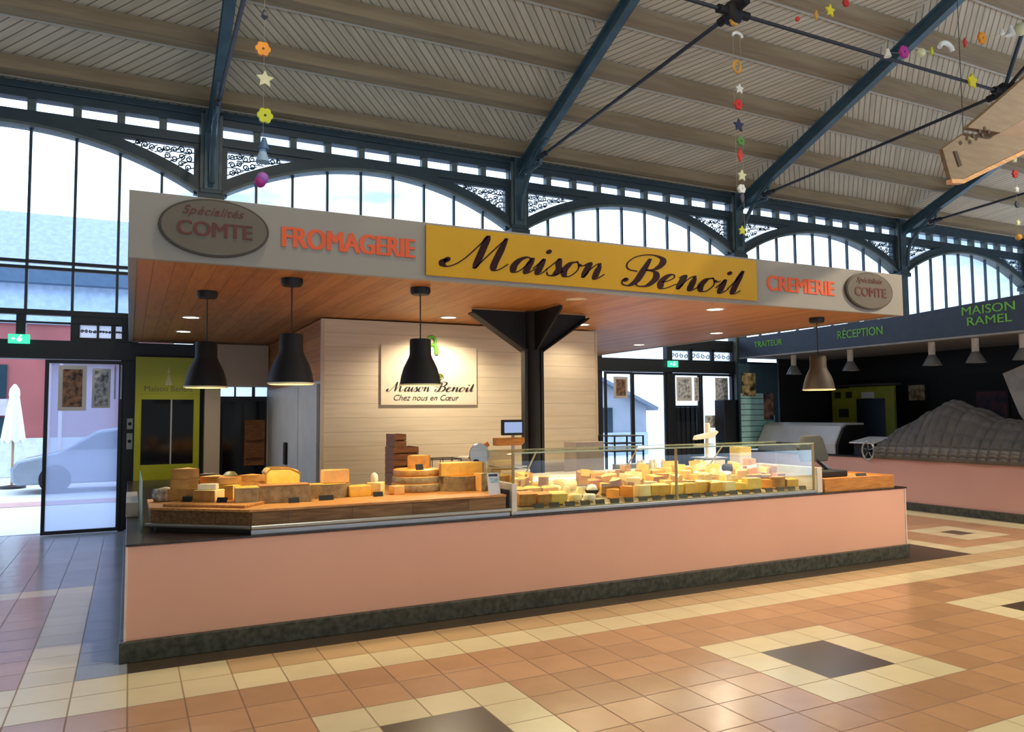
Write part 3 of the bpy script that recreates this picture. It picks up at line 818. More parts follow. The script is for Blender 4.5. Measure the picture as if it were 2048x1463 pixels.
picture('notice', 'pale printed notice sheet right of the brown picture on the sliding door', F_FRONT(WY - 0.106), -0.50, 1.82, -0.26, 2.40, M_PAPER, M_PRINT_GR, 0.03, 'notice')
picture('poster', 'brown picture poster with white border on the glass door right of the cream wall', F_FRONT(WY - 0.088), 8.72, 1.98, 9.06, 2.42, M_PAPER, M_PRINT_BR, 0.055)
picture('notice', 'large white notice with a dark drawing on the black framed door', F_FRONT(WY - 0.058), 10.33, 1.93, 10.74, 2.44, M_PAPER, M_PRINT_GR, 0.05, 'notice')
picture('notice', 'narrow white notice on the black framed door', F_FRONT(WY - 0.058), 10.80, 1.93, 10.92, 2.44, M_PAPER, M_PRINT_GR, 0.02, 'notice')
picture('notice', 'white notice with grey print beside the teal menu board', F_FRONT(WY - 0.058), 11.38, 1.93, 11.74, 2.44, M_PAPER, M_PRINT_GR, 0.03, 'notice')
picture('notice', 'small pale notice low on the door behind the white scale', F_FRONT(WY - 0.058), 11.08, 1.35, 11.6, 1.62, M_PAPER, M_PRINT_GR, 0.03, 'notice')

# ------------------------------------------------------------------ the cheese stall
SX0, SX1, SY, ZK, ZC = 0.0, 8.1, 6.0, 0.142, 0.785
def build_counter():
    r = thing('stall_counter', 'long pink cheese stall counter with dark stone plinth', 'counter', (4.05, 6.3, 0))
    mb = MB()
    mb.box(SX0, SY, ZK, SX1, SY + 0.03, ZC)
    mb.box(SX0, SY + 0.03, ZK, SX0 + 0.03, 11.9, ZC); mb.box(SX1 - 0.03, SY + 0.03, ZK, SX1, 9.6, ZC)
    mb.build('front_panel', M_PINK, r, bevel=0.003)
    mb = MB()
    mb.box(SX0 - 0.03, SY - 0.03, 0.0, SX1 + 0.01, SY + 0.05, ZK); mb.box(SX0 - 0.03, SY + 0.05, 0, SX0 + 0.05, 11.9, ZK); mb.box(SX1 - 0.05, SY + 0.05, 0, SX1 + 0.01, 9.6, ZK)
    mb.build('plinth', M_PLINTH, r, bevel=0.006)
    mb = MB()
    mb.plan([(SX0 - 0.004, SY - 0.008), (SX1 + 0.03, SY - 0.008), (SX1 + 0.03, 9.6), (7.45, 9.6), (7.45, 6.95), (0.7, 6.95), (0.7, 11.9), (SX0 - 0.004, 11.9)], ZC, ZC + 0.016)
    mb.build('worktop', M_TOP, r, bevel=0.003)
    for xa, xb in ((SX0 - 0.004, SX0 + 0.012), (SX1 - 0.012, SX1 + 0.004)):
        mb = MB(); mb.box(xa, SY - 0.006, ZK, xb, SY + 0.006, ZC); mb.build('corner_trim', mat('pale_corner_strip', (226, 206, 200), 0.5), r)
build_counter()

CX0, CX1, CY0, CY1, CZ0, CZ1 = -0.033, 8.17, 5.98, 12.78, 2.806, 3.293
def build_canopy():
    r = thing('stall_canopy', 'white sign canopy with warm wooden soffit over the cheese stall', 'canopy', (4.05, 9.4, CZ0))
    mb = MB()
    mb.box(CX0, CY0, CZ0, CX1, CY0 + 0.06, CZ1); mb.box(CX0, CY0 + 0.06, CZ0, CX0 + 0.06, CY1, CZ1); mb.box(CX1 - 0.06, CY0 + 0.06, CZ0, CX1, CY1, CZ1)
    mb.box(CX0, CY1, CZ0, CX1, CY1 + 0.05, CZ1)
    mb.build('fascia', M_WHITEP, r, bevel=0.004)
    mb = MB(); mb.box(CX0 + 0.06, CY0 + 0.06, CZ0 + 0.012, CX1 - 0.06, CY1, CZ0 + 0.05); mb.build('soffit', M_SOFFIT, r)
    mb = MB(); mb.box(CX0 + 0.06, CY0 + 0.06, CZ1 - 0.06, CX1 - 0.06, CY1, CZ1 - 0.03); mb.build('top_board', M_WHITEP, r)
    mb = MB(); put_text(mb, 'FROMAGERIE', F_FRONT(CY0), 1.016, 2.978, 2.10, 3.137, 0.008, 0.03); t = mb.build('lettering', M_ORANGE, r); t['label'] = 'orange letters reading FROMAGERIE'
    mb = MB(); put_text(mb, 'CREMERIE', F_FRONT(CY0), 6.008, 2.968, 7.027, 3.13, 0.008, 0.022); t = mb.build('lettering', M_ORANGE, r); t['label'] = 'orange letters reading CREMERIE'
    # yellow sign
    mb = MB(); mb.box(2.183, CY0 - 0.025, 2.843, 5.85, CY0, 3.268)
    s = tag(mb.build('sign_board', M_YELLOW, bevel=0.004), 'glossy yellow sign reading Maison Benoit in dark script', 'sign')
    mb = MB()
    put_script(mb, 'Maison', F_FRONT(CY0 - 0.025), 2.335, 2.930, 3.95, 0.142, 0.004, 0.075, 0.36, 0.40)
    put_script(mb, 'Benoit', F_FRONT(CY0 - 0.025), 4.15, 2.895, 5.66, 0.142, 0.004, 0.075, 0.36, 0.40)
    mb.build('script_lettering', M_MAROON, s, fix=True)
    # oval plaques
    for cx, cz, rx, lb, a in ((0.538, 3.066, 0.382, 'large oval taupe plaque reading COMTE at the left end of the canopy', 0), (7.565, 3.058, 0.388, 'oval taupe plaque reading COMTE at the right end of the canopy', 1)):
        n = 48; rz = 0.216
        ov = lambda k: [(cx + rx * k[0] * math.cos(2 * math.pi * i / n), cz + rz * k[1] * math.sin(2 * math.pi * i / n)) for i in range(n)]
        mb = MB(); mb.prism(ov((1, 1)), F_FRONT(CY0), 0.035)
        o = tag(mb.build('oval_plaque', M_OVALRIM, bevel=0.006), lb, 'plaque')
        mb = MB(); mb.prism(ov((0.955, 0.93)), F_FRONT(CY0 - 0.035), 0.004); mb.build('face', M_OVAL, o)
        mb = MB(); put_text(mb, 'COMTE', F_FRONT(CY0 - 0.039), cx - 0.262, cz - 0.068, cx + 0.262, cz + 0.038, 0.006, 0.03)
        mb.build('lettering', M_OVALTXT, o); mb = MB()
        put_text(mb, 'Spécialités', F_FRONT(CY0 - 0.039), cx - 0.225, cz + 0.068, cx + 0.20, cz + 0.150, 0.005, 0.0, 0.35)
        mb.build('lettering', M_OVALTXT, o)
build_canopy()

def build_pillar():
    r = thing('support_pillar', 'black steel pillar with triangular bracket plates under the canopy', 'pillar', (3.985, 7.47, ZC))
    x, y = 3.985, 7.47
    mb = MB(); mb.lathe([(0.085, 0.0), (0.085, 2.806)], (x, y, 0.0), 28)
    mb.build('post', M_BLACK, r, smooth=40)
    mb = MB()
    for s in (-1, 1): mb.box(x + s * 0.10 - 0.018, y - 0.05, 0.0, x + s * 0.10 + 0.018, y + 0.05, 2.40)
    mb.build('flange', M_BLACKPL, r, bevel=0.004)
    for s, w in ((-1, 0.725), (1, 0.69)):
        mb = MB(); mb.xz([(x + s * 0.085, 2.38), (x + s * 0.12, 2.38), (x + s * w, 2.772), (x + s * w, 2.806), (x + s * 0.085, 2.806)], y - 0.012, y + 0.012)
        mb.bar((x + s * 0.10, y, 2.372), (x + s * (w + 0.012), y, 2.77), 0.16, 0.016)
        mb.build('bracket', M_BLACK, r)
    for s in (-1, 1):
        mb = MB(); mb.yz([(y + s * 0.085, 2.38), (y + s * 0.12, 2.38), (y + s * 0.65, 2.772), (y + s * 0.65, 2.806), (y + s * 0.085, 2.806)], x - 0.012, x + 0.012)
        mb.build('bracket', M_BLACK, r)
    mb = MB(); mb.box(x - 0.15, y - 0.15, 0, x + 0.15, y + 0.15, 0.02); mb.build('base_plate', M_BLACK, r)
build_pillar()

def build_pendant():
    """hung from its rose; origin at the soffit"""
    r = thing('pendant_lamp', '', 'lamp', (1.186, 6.45, CZ0 + 0.012))
    mb = MB(); mb.lathe([(0.0, 0.0), (0.088, 0.0), (0.090, -0.04), (0.078, -0.062), (0.0, -0.062)], n=32); mb.build('ceiling_rose', M_BLACKPL, r, local=True, smooth=40)
    mb = MB(); mb.tube([(0, 0, -0.06), (0, 0, -0.47)], 0.006, 8); mb.build('cord', M_CORD, r, local=True, smooth=40)
    mb = MB(); prof = [(0.0, -0.458), (0.088, -0.462), (0.094, -0.472), (0.096, -0.60), (0.106, -0.63), (0.150, -0.72), (0.170, -0.79), (0.184, -0.868),
                       (0.180, -0.868), (0.164, -0.79), (0.145, -0.725), (0.100, -0.64), (0.088, -0.60), (0.0, -0.60)]
    mb.lathe(prof, n=40); sh = mb.build('lamp_shade', M_BLACK, r, local=True, smooth=35)
    mb = MB(); mb.lathe([(0.187, -0.864), (0.187, -0.876), (0.176, -0.878), (0.140, -0.74), (0.05, -0.64), (0.0, -0.64)], n=40, caps=(False, False)); mb.build('shade_lining', M_RIMGLOW, r, local=True, smooth=35)
    mb = MB(); mb.lathe([(0.0, -0.66), (0.03, -0.67), (0.045, -0.74), (0.055, -0.79), (0.035, -0.83), (0.0, -0.84)], n=20); mb.build('bulb', M_BULB, r, local=True, smooth=60)
    return r
P0 = build_pendant()
P0['label'] = 'black pendant lamp, second from left, hanging over the big yellow cheese'
PEND = [(1.186, 6.45)]
for x, y, lb, g in ((0.613, 7.42, 'black pendant lamp, leftmost, in front of the lime green cabinet', 0), (2.312, 6.454, 'black pendant lamp hanging in front of the small script wall sign', 0), (7.43, 6.6, 'brown bronze pendant lamp at the right end of the stall', 1)):
    q = dup(P0, (x, y, CZ0 + 0.012), lb); PEND.append((x, y))
    if g:
        for ch in q.children:
            if ch.name.startswith('lamp_shade'):
                ch.data = ch.data.copy(); ch.data.materials[0] = M_BRONZE
for x, y in PEND:
    lamp('pendant_light', 'SPOT', (x, y, CZ0 - 0.87), 42, (1.0, 0.80, 0.50), 0.06, target=(x, y, 0), spot=88)

def build_downlights():
    r = thing('downlight', '', 'lamp', (0.609, 9.435, CZ0 + 0.012))
    mb = MB(); mb.lathe([(0.088, 0.0), (0.112, 0.0), (0.112, -0.006), (0.088, -0.008)], n=32, caps=(False, False)); mb.build('trim_ring', M_CREAM, r, local=True, smooth=40)
    mb = MB(); mb.lathe([(0.0, -0.004), (0.088, -0.004)], n=32, caps=(False, False)); mb.build('lens', M_DISC, r, local=True)
    r['label'] = 'round downlight in the soffit left of the pendants, nearer one of two'
    pts = [(0.609, 9.435)]
    for x, y, lb, on in ((0.624, 11.05, 'round downlight in the soffit at far left, the one nearer the back', 1), (3.315, 8.286, 'round downlight in the soffit in front of the cream wall', 1),
                         (5.746, 6.489, 'round downlight in the soffit under the yellow sign right end', 1), (7.492, 8.441, 'round downlight in the soffit at right, middle one', 1), (5.15, 8.30, 'round downlight added to brighten the cream wall, partly behind the pillar bracket', 1),  # the last one is added to brighten the right of the cream wall
                         (7.55, 10.386, 'round downlight in the soffit nearest the right glass doors', 1), (3.946, 6.465, 'unlit pale downlight in the soffit beside the pillar bracket', 0)):
        q = dup(r, (x, y, CZ0 + 0.012), lb)
        if on: pts.append((x, y))
        else:
            for ch in q.children:
                if ch.name.startswith('lens'): ch.data = ch.data.copy(); ch.data.materials[0] = M_DISCOFF
    for x, y in pts:
        lamp('downlight_beam', 'SPOT', (x, y, CZ0 - 0.01), 45 if x < 1 else 34 if abs(x - 5.15) < 0.01 else 150, (1.0, 0.83, 0.60), 0.05, target=(x, y, 0), spot=150)
build_downlights()

def build_cold_room():
    X0, X1, Y0, Y1 = 1.97, 5.70, 8.83, 12.7
    r = thing('cold_room', 'cream plank clad block in the middle of the stall', 'room unit', ((X0 + X1) / 2, 10.8, 0))
    mb = MB(); mb.box(X0, Y0, 0.02, X1, Y0 + 0.06, CZ0 - 0.005); mb.build('front_cladding', M_CLAD, r)
    for xa, xb in ((X0 - 0.012, X0 + 0.025), (X1 - 0.02, X1 + 0.012)):
        mb = MB(); mb.box(xa, Y0 - 0.014, 0.02, xb, Y0 + 0.03, CZ0 - 0.005); mb.build('corner_trim', M_CREAM, r)
    mb = MB(); mb.box(X0, Y0 + 0.06, 2.09, X0 + 0.05, Y1, CZ0 - 0.005); w = mb.build('side_fascia', M_WOODSIDE, r)
    mb = MB(); mb.box(X1 - 0.05, Y0 + 0.06, 0.02, X1, Y1, CZ0 - 0.005); mb.box(X0, Y1, 0.02, X1, Y1 + 0.05, CZ0 - 0.005); mb.build('side_wall', M_CREAM, r)
    mb = MB(); mb.box(X0 + 0.01, Y0 + 0.06, 0.02, X0 + 0.05, Y1, 2.09); mb.build('side_panel', M_GREYST, r)
    for (ya, yb, lb) in ((8.95, 10.02, 'near grey leaf'), (10.06, 12.05, 'far grey leaf with a black handle')):
        mb = MB(); mb.box(X0 - 0.035, ya, 0.06, X0 + 0.01, yb, 2.05); d = mb.build('door', M_GREYST, r, bevel=0.006); d['label'] = lb
        if yb > 11:
            mb = MB(); mb.box(X0 - 0.075, 10.72, 1.02, X0 - 0.035, 10.84, 1.32); mb.build('handle', M_BLACKPL, d, bevel=0.008)
    # raised wall sign
    s = thing('wall_sign', 'small cream wall sign with Maison Benoit script behind the third pendant', 'sign', (3.285, Y0 - 0.02, 1.8))
    mb = MB(); mb.box(2.66, Y0 - 0.022, 1.80, 3.905, Y0 - 0.001, 2.52); mb.build('panel', mat('pale_cream_sign_panel', (228, 214, 188), 0.5, vary=0.03), s, bevel=0.004)
    F = F_FRONT(Y0 - 0.022)
    mb = MB(); put_script(mb, 'Maison', F, 2.735, 1.965, 3.28, 0.055, 0.003, 0.09, 0.36, 0.3); put_script(mb, 'Benoit', F, 3.34, 1.965, 3.86, 0.055, 0.003, 0.09, 0.36, 0.3)
    mb.build('script_lettering', mat('charcoal_lettering', (44, 40, 40), 0.5), s); mb = MB()
    put_text(mb, 'Chez nous en Cœur', F, 2.82, 1.855, 3.66, 1.925, 0.003, 0.012, 0.35)
    mb.build('script_lettering', mat('charcoal_lettering', (44, 40, 40), 0.5), s)
    M_GR = mat('leaf_green_paint', (92, 168, 44), 0.5)
    mb = MB()
    ring = [(3.30 + 0.052 * math.cos(a * 0.45), Y0 - 0.028, 2.585 + 0.052 * math.sin(a * 0.45)) for a in range(14)]
    mb.tube(ring, 0.018, 8, closed=True)
    mb.tube([(3.335, Y0 - 0.028, 2.55), (3.36, Y0 - 0.028, 2.48), (3.365, Y0 - 0.028, 2.42)], [0.02, 0.032, 0.024], 8)
    mb.tube([(3.255, Y0 - 0.028, 2.58), (3.235, Y0 - 0.028, 2.50), (3.25, Y0 - 0.028, 2.42)], [0.02, 0.03, 0.02], 8)
    mb.build('green_bell_motif', M_GR, s, smooth=50)
    mb = MB(); pts = [(3.40 + 0.05 * (1 - 0.05 * a) * math.cos(a * 0.55), Y0 - 0.028, 2.14 + 0.05 * (1 - 0.05 * a) * math.sin(a * 0.55)) for a in range(15)]
    mb.tube(pts, 0.012, 7); mb.tube([(3.31, Y0 - 0.028, 2.09), (3.36, Y0 - 0.028, 2.06), (3.43, Y0 - 0.028, 2.08)], 0.012, 7)
    mb.build('curled_stem', mat('olive_green_paint', (128, 140, 70), 0.5), s, smooth=50)
build_cold_room()

def build_back_left():
    # lime green dispenser cabinet
    r = thing('dispenser_cabinet', 'tall lime green cabinet with dark window at the back left', 'cabinet', (0.505, 12.55, 0))
    x0, x1, y0, y1 = 0.07, 0.945, 12.40, 12.82
    mb = MB(); mb.box(x0, y0 + 0.02, 0.02, x1, y1, 2.57); mb.build('body', M_BLACKFR, r, bevel=0.005)
    mb = MB(); frame_rect(mb, x0, 0.90, x1, 2.02, 0.085, y0, y0 + 0.02); mb.box(x0, y0, 2.02, x1, y0 + 0.02, 2.56); mb.box(x0, y0, 0.05, x1, y0 + 0.02, 0.90); mb.build('front_panel', M_LIME, r, bevel=0.003)
    mb = MB(); mb.box(x0 + 0.085, y0 + 0.006, 0.985, x1 - 0.085, y0 + 0.018, 1.935); w = mb.build('window', M_DARKGLASS, r)
    mb = MB(); mb.box(0.545, y0, 0.985, 0.565, y0 + 0.006, 1.935); mb.build('divider', M_GREYST, w)
    mb = MB(); put_text(mb, 'Maison Benoit', F_FRONT(y0), 0.19, 2.055, 0.84, 2.135, 0.003, 0.01); mb.build('lettering', mat('olive_grey_lettering', (104, 104, 52), 0.5), r)
    mb = MB(); mb.prism([(0.46, 2.15), (0.56, 2.15), (0.545, 2.21), (0.53, 2.26), (0.51, 2.33), (0.49, 2.26), (0.475, 2.21)], F_FRONT(y0), 0.004); mb.prism([(0.49, 2.33), (0.53, 2.33), (0.51, 2.42)], F_FRONT(y0), 0.004)
    mb.build('bell_emblem', mat('pale_emblem', (206, 200, 150), 0.5), r)
    mb = MB(); mb.box(1.02, 12.5, 0.0, 1.245, 12.75, 2.79); struct(mb.build('wall_post', M_CREAM), 'cream post between the lime cabinet and the dark back door', 'post')
    mb = MB(); mb.box(1.245, 12.55, 2.14, 1.955, 12.7, 2.79); struct(mb.build('wall_lintel', M_CREAM), 'cream panel above the dark back door', 'wall')
    # dark back door
    r = bpy.data.objects.new('door_6', None); COL.objects.link(r); r.location = (1.65, 12.86, 0); ORG[r.name] = Vector(r.location)
    struct(r, 'dark glass back door between the cream post and the grey cold room doors', 'door')
    mb = MB(); frame_rect(mb, 1.26, 0.02, 2.02, 1.98, 0.06, 12.84, 12.88); mb.box(1.60, 12.84, 0.08, 1.64, 12.88, 1.92); 
    mb.build('frame', M_BLACKFR, r)
    mb = MB(); mb.box(1.32, 12.855, 0.08, 1.96, 12.865, 1.92); mb.build('pane', M_DARKGLASS, r)
    mb = MB(); frame_rect(mb, 1.26, 1.98, 2.02, 2.16, 0.015, 12.84, 12.88); mb.box(1.485, 12.84, 1.99, 1.51, 12.88, 2.15); mb.box(1.755, 12.84, 1.99, 1.80, 12.88, 2.15); mb.build('transom_frame', M_BLACKFR, r)
    for xa, xb in ((1.28, 1.485), (1.51, 1.755), (1.80, 2.0)):
        mb = MB(); mb.box(xa, 12.87, 1.995, xb, 12.876, 2.145); mb.build('etched_pane', M_GLASS_W, r)
    mb = MB()
    mb.box(1.64, 12.80, 0.9, 1.95, 12.83, 1.62)
    s = tag(mb.build('shelf_unit', M_WOODK), 'brown shelf seen in front of the dark back door', 'shelf')
    mb = MB(); mb.box(1.66, 12.75, 1.02, 1.93, 12.80, 1.04); mb.box(1.66, 12.75, 1.30, 1.93, 12.80, 1.32); mb.build('ledge', M_WOODK, s)
build_back_left()

# ------------------------------------------------------------------ cheeses
M_CH = {
 'gold': mat('golden_cheese_paste', (244, 190, 76), 0.4, vary=0.1, scale=18), 'yellow': mat('yellow_cheese_paste', (246, 210, 96), 0.4, vary=0.1, scale=18),
 'pale': mat('pale_cheese_paste', (248, 226, 156), 0.45, vary=0.06, scale=18), 'ivory': mat('ivory_cheese_paste', (244, 232, 204), 0.5, vary=0.05, scale=18),
 'orange': mat('orange_cheese_paste', (240, 158, 62), 0.4, vary=0.1, scale=18), 'amber': mat('amber_cut_face', (240, 184, 108), 0.45, vary=0.1, scale=14)}
M_RIND = mat('grey_brown_rind', (164, 142, 102), 0.7, dark=(130, 110, 76), scale=22, bump=0.3)
M_RINDO = mat('ochre_rind', (188, 138, 66), 0.6, dark=(160, 112, 48), scale=18, bump=0.2)
M_RINDW = mat('bloomy_white_rind', (236, 230, 214), 0.7, vary=0.08, scale=26, bump=0.3)
M_RINDK = mat('black_waxed_rind', (30, 26, 26), 0.5, vary=0.2)
def sector(mb, r, h, a0, a1, z0=0.0, n=14, mi=0, mside=None, cx=0, cy=0, rr=0.0):
    pts = [(cx, cy)] if a1 - a0 < 6.2 else []
    k = n if pts else n * 2
    for i in range(k + (1 if pts else 0)):
        a = a0 + (a1 - a0) * i / k
        pts.append((cx + r * math.cos(a), cy + r * math.sin(a)))
    mb.plan(pts, z0, z0 + h, mi, mside)
def band(mb, r, t, h, a0, a1, z0=0.0, n=16, cx=0, cy=0, mi=0):
    o = [(cx + r * math.cos(a0 + (a1 - a0) * i / n), cy + r * math.sin(a0 + (a1 - a0) * i / n)) for i in range(n + 1)]
    q = [(cx + (r - t) * math.cos(a0 + (a1 - a0) * i / n), cy + (r - t) * math.sin(a0 + (a1 - a0) * i / n)) for i in range(n + 1)]
    for i in range(n): mb.plan([o[i], o[i + 1], q[i + 1], q[i]], z0, z0 + h, mi)
def cut_cheese(label, loc, r, h, deg, rz, paste, rind=M_RIND, name='cheese_wedge', cat='cheese', toprind=False):
    """a cut piece of a wheel: paste and the rind that wraps its curved side"""
    t = thing(name, label, cat, loc, rz=math.radians(rz)); t.scale = (1.14, 1.14, 1.08)
    a = math.radians(deg); c = r * 0.6 if deg < 100 else r * 0.42 if deg < 200 else 0
    mb = MB(); sector(mb, r - 0.008, h, -a / 2, a / 2, cx=-c); mb.build('paste', paste, t, local=True, bevel=0.004)
    mb = MB(); band(mb, r, 0.0085, h, -a / 2, a / 2, cx=-c)
    if toprind: sector(mb, r - 0.008, 0.004, -a / 2, a / 2, z0=h, cx=-c)
    mb.build('rind', rind, t, local=True)
    return t
def block(label, loc, x, y, z, rz, paste, rind=None, name='cheese_block'):
    t = thing(name, label, 'cheese', loc, rz=math.radians(rz)); t.scale = (1.12, 1.12, 1.08)
    mb = MB(); mb.box(-x / 2, -y / 2 + 0.006, 0.0, x / 2, y / 2, z); mb.build('paste', paste, t, local=True, bevel=0.006)
    if rind:
        mb = MB(); mb.box(-x / 2, -y / 2, 0.0, x / 2, -y / 2 + 0.006, z * 0.96); mb.build('rind', rind, t, local=True, bevel=0.002)
    return t
def price_tag(label, loc, rz=0.0, w=0.085, h=0.04, group=None):
    t = MB(); t.add([(-w / 2, 0, 0), (w / 2, 0, 0), (w / 2, 0.016, h), (-w / 2, 0.016, h), (-w / 2, 0.006, 0), (w / 2, 0.006, 0), (w / 2, 0.022, h), (-w / 2, 0.022, h)],
                    [(0, 1, 2, 3), (7, 6, 5, 4), (0, 4, 5, 1), (1, 5, 6, 2), (2, 6, 7, 3), (3, 7, 4, 0)])
    o = t.build('price_tag', M_BLACKPL, None, local=True); o.location = loc; o.rotation_euler = (0, 0, rz)
    return tag(o, label, 'price tag', group)

def build_wood_display():
    ZB, ZT = 0.862, 0.985
    poly = [(0.84, 6.05), (2.955, 6.05), (2.955, 7.25), (0.16, 7.25), (0.16, 6.60)]
    r = thing('cheese_display', 'long wooden cheese display base on steel tray at the left of the counter', 'display', (1.6, 6.6, ZC + 0.016))
    mb = MB(); mb.plan(poly, ZB, ZT - 0.02); mb.build('wood_front', M_WOODF, r, bevel=0.004)
    mb = MB(); mb.plan([(0.82, 6.04), (2.955, 6.04), (2.955, 7.25), (0.15, 7.25), (0.15, 6.59)], ZT - 0.02, ZT); mb.build('wood_top', M_WOODT, r, bevel=0.004)
    mb = MB(); mb.plan([(0.85, 6.09), (2.95, 6.09), (2.95, 7.2), (0.2, 7.2), (0.2, 6.62)], ZC + 0.016, ZB); mb.build('base', mat('dark_steel_base', (84, 78, 70), 0.4, metal=0.3), r)
    mb = MB(); mb.tube([(0.13, 6.60, 0.852), (0.83, 6.025, 0.852)], 0.017, 10); mb.tube([(0.83, 6.025, 0.852), (2.985, 6.025, 0.852)], 0.019, 10)
    mb.plan([(0.83, 6.03), (2.98, 6.03), (2.98, 6.09), (0.85, 6.09)], ZC + 0.016, 0.835)
    mb.build('steel_rail', M_STEEL, r, smooth=50)
    mb = MB(); mb.box(2.965, 6.06, 0.81, 2.99, 7.2, 1.02); mb.build('end_panel', M_BLACKPL, r)
    # low glass end screen at the far left
    g = MB(); g.add([(0.10, 6.62, 0.81), (0.10, 8.3, 0.81), (0.10, 8.3, 1.16), (0.10, 7.0, 1.16), (0.108, 6.62, 0.81), (0.108, 8.3, 0.81), (0.108, 8.3, 1.16), (0.108, 7.0, 1.16)],
                    [(0, 1, 2, 3), (7, 6, 5, 4), (0, 4, 5, 1), (1, 5, 6, 2), (2, 6, 7, 3), (3, 7, 4, 0)])
    gr = tag(g.build('glass_screen', glass('pale_blue_glass', (0.9, 0.97, 1.0), 0.08, haze=(190, 215, 226), haze_amt=0.6)), 'pale blue glass end screen on the left end of the counter', 'glass screen')
    # cutting board
    t = MB(); a, b = Vector((0.245, 6.60)), Vector((0.80, 6.16)); d = (b - a).normalized(); n = Vector((-d.y, d.x)) * 0.34
    t.plan([a, b, b + n, a + n], ZT, ZT + 0.022); o = tag(t.build('cutting_board', M_WOODT, bevel=0.005), 'thin wooden board under the stacked wedges at the left corner', 'board')
    Z1 = ZT + 0.022
    # left heap
    cut_cheese('orange topped wedge at the bottom of the left stack', (0.43, 6.86, Z1), 0.24, 0.085, 52, -112, M_CH['amber'], M_RINDO)
    cut_cheese('pale orange wedge in the middle of the left stack', (0.42, 6.87, Z1 + 0.0925), 0.22, 0.07, 50, -95, M_CH['orange'], M_RINDO)
    cut_cheese('bright orange wedge on top of the left stack', (0.43, 6.88, Z1 + 0.169), 0.20, 0.075, 55, -100, M_CH['gold'], M_RINDO)
    block('cream cheese block in front of the left stack', (0.585, 6.62, Z1), 0.17, 0.13, 0.085, -38, M_CH['pale'], M_RINDO)
    block('yellowish cheese block beside the grey rind block', (0.72, 6.72, Z1), 0.17, 0.14, 0.11, -30, M_CH['yellow'], M_RINDO)
    block('flat pale cheese slab behind the left stack', (0.72, 7.02, ZT), 0.22, 0.16, 0.11, 10, M_CH['ivory'], None)
    cut_cheese('flat orange wedge lying left of the big yellow cheese', (0.93, 6.96, ZT), 0.26, 0.13, 70, -75, M_CH['amber'], M_RINDO)
    block('small grey tan rind block near the front left', (0.845, 6.43, ZT), 0.16, 0.14, 0.13, -4, M_CH['gold'], M_RIND)
    cut_cheese('orange slice lying on top of the yellowish block', (0.73, 6.73, ZT + 0.145), 0.17, 0.05, 65, -70, M_CH['orange'], M_RINDO)
    cut_cheese('golden wedge on the flat pale slab left of the round pot', (0.66, 6.98, ZT + 0.12), 0.19, 0.07, 60, -110, M_CH['gold'], M_RINDO)
    cut_cheese('pale orange wedge lying on the flat wedge beside the big yellow cheese', (0.95, 6.93, ZT + 0.142), 0.17, 0.05, 70, -100, M_CH['gold'], M_RINDO)
    block('thin ivory cheese piece on the block in front of the left stack', (0.58, 6.64, Z1 + 0.093), 0.13, 0.09, 0.04, -20, M_CH['ivory'], None)
    # dark sausages and small pots
    for i, (x, y, z, ang, lb) in enumerate(((0.58, 7.10, ZT + 0.12, 20, 'dark dried sausage lying lowest on the cheese heap'), (0.70, 7.10, ZT + 0.12, 60, 'dark dried sausage lying toward the back door'), (0.63, 7.10, ZT + 0.165, -10, 'dark dried sausage on top of the others'))):
        mb = MB(); L = 0.085
        mb.tube([(-L, 0, 0.022), (-L * 0.85, 0, 0.022), (-L * 0.4, 0, 0.024), (L * 0.4, 0.004, 0.024), (L * 0.85, 0, 0.022), (L, 0, 0.022)], [0.006, 0.02, 0.024, 0.024, 0.02, 0.006], 12)
        o = mb.build('dried_sausage', mat('dark_sausage_skin', (64, 46, 54), 0.6, dark=(36, 26, 32), scale=30, bump=0.3), None, local=True, smooth=60); o.location = (x, y, z); o.rotation_euler = (0, 0, math.radians(ang)); tag(o, lb, 'sausage')
    t = thing('cheese_pot', 'small round greyish cheese pot above the heap, left of the big yellow cheese', 'pot', (0.80, 7.12, ZT))
    mb = MB(); mb.lathe([(0.0, 0), (0.055, 0), (0.062, 0.10), (0.06, 0.17)], n=20); mb.build('pot_body', M_CH['pale'], t, local=True, smooth=40)
    mb = MB(); mb.lathe([(0.064, 0.17), (0.064, 0.185), (0.035, 0.215), (0.0, 0.22)], n=20); mb.build('pot_lid', mat('olive_pot_lid', (112, 108, 74), 0.5), t, local=True, smooth=40)
    # big yellow round loaf
    t = thing('round_cheese', 'big bright yellow upright cheese with rounded top', 'cheese', (1.205, 6.98, ZT))
    mb = MB()
    out = [(-0.14, 0.0), (0.145, 0.0), (0.15, 0.19), (0.13, 0.225), (0.06, 0.243), (-0.05, 0.248), (-0.12, 0.245), (-0.145, 0.225)]
    mb.xz(out, -0.10, 0.10); mb.build('paste', M_CH['yellow'], t, local=True, bevel=0.018)
    mb = MB(); mb.xz([(-0.148, 0.21), (-0.10, 0.25), (0.06, 0.248), (0.152, 0.2), (0.152, 0.188), (0.06, 0.236), (-0.10, 0.238), (-0.148, 0.198)], -0.104, 0.104); mb.build('rind', M_RINDO, t, local=True)
    t = block('long brown topped cheese block in front of the big yellow cheese', (1.145, 6.47, ZT), 0.36, 0.16, 0.125, -3, M_CH['amber'], M_RIND)
    mb = MB(); mb.box(-0.18, -0.08, 0.125, 0.17, 0.08, 0.132); mb.build('top_crust', mat('brown_crust', (176, 124, 66), 0.6), t, local=True)
    price_tag('black price tag in front of the long cheese block', (1.20, 6.33, ZT), 0.1)
    price_tag('black price tag left of the grey tan rind block', (0.66, 6.44, Z1), -0.6)
    price_tag('black price tag under the left stack of wedges', (0.42, 6.66, Z1), -0.65)
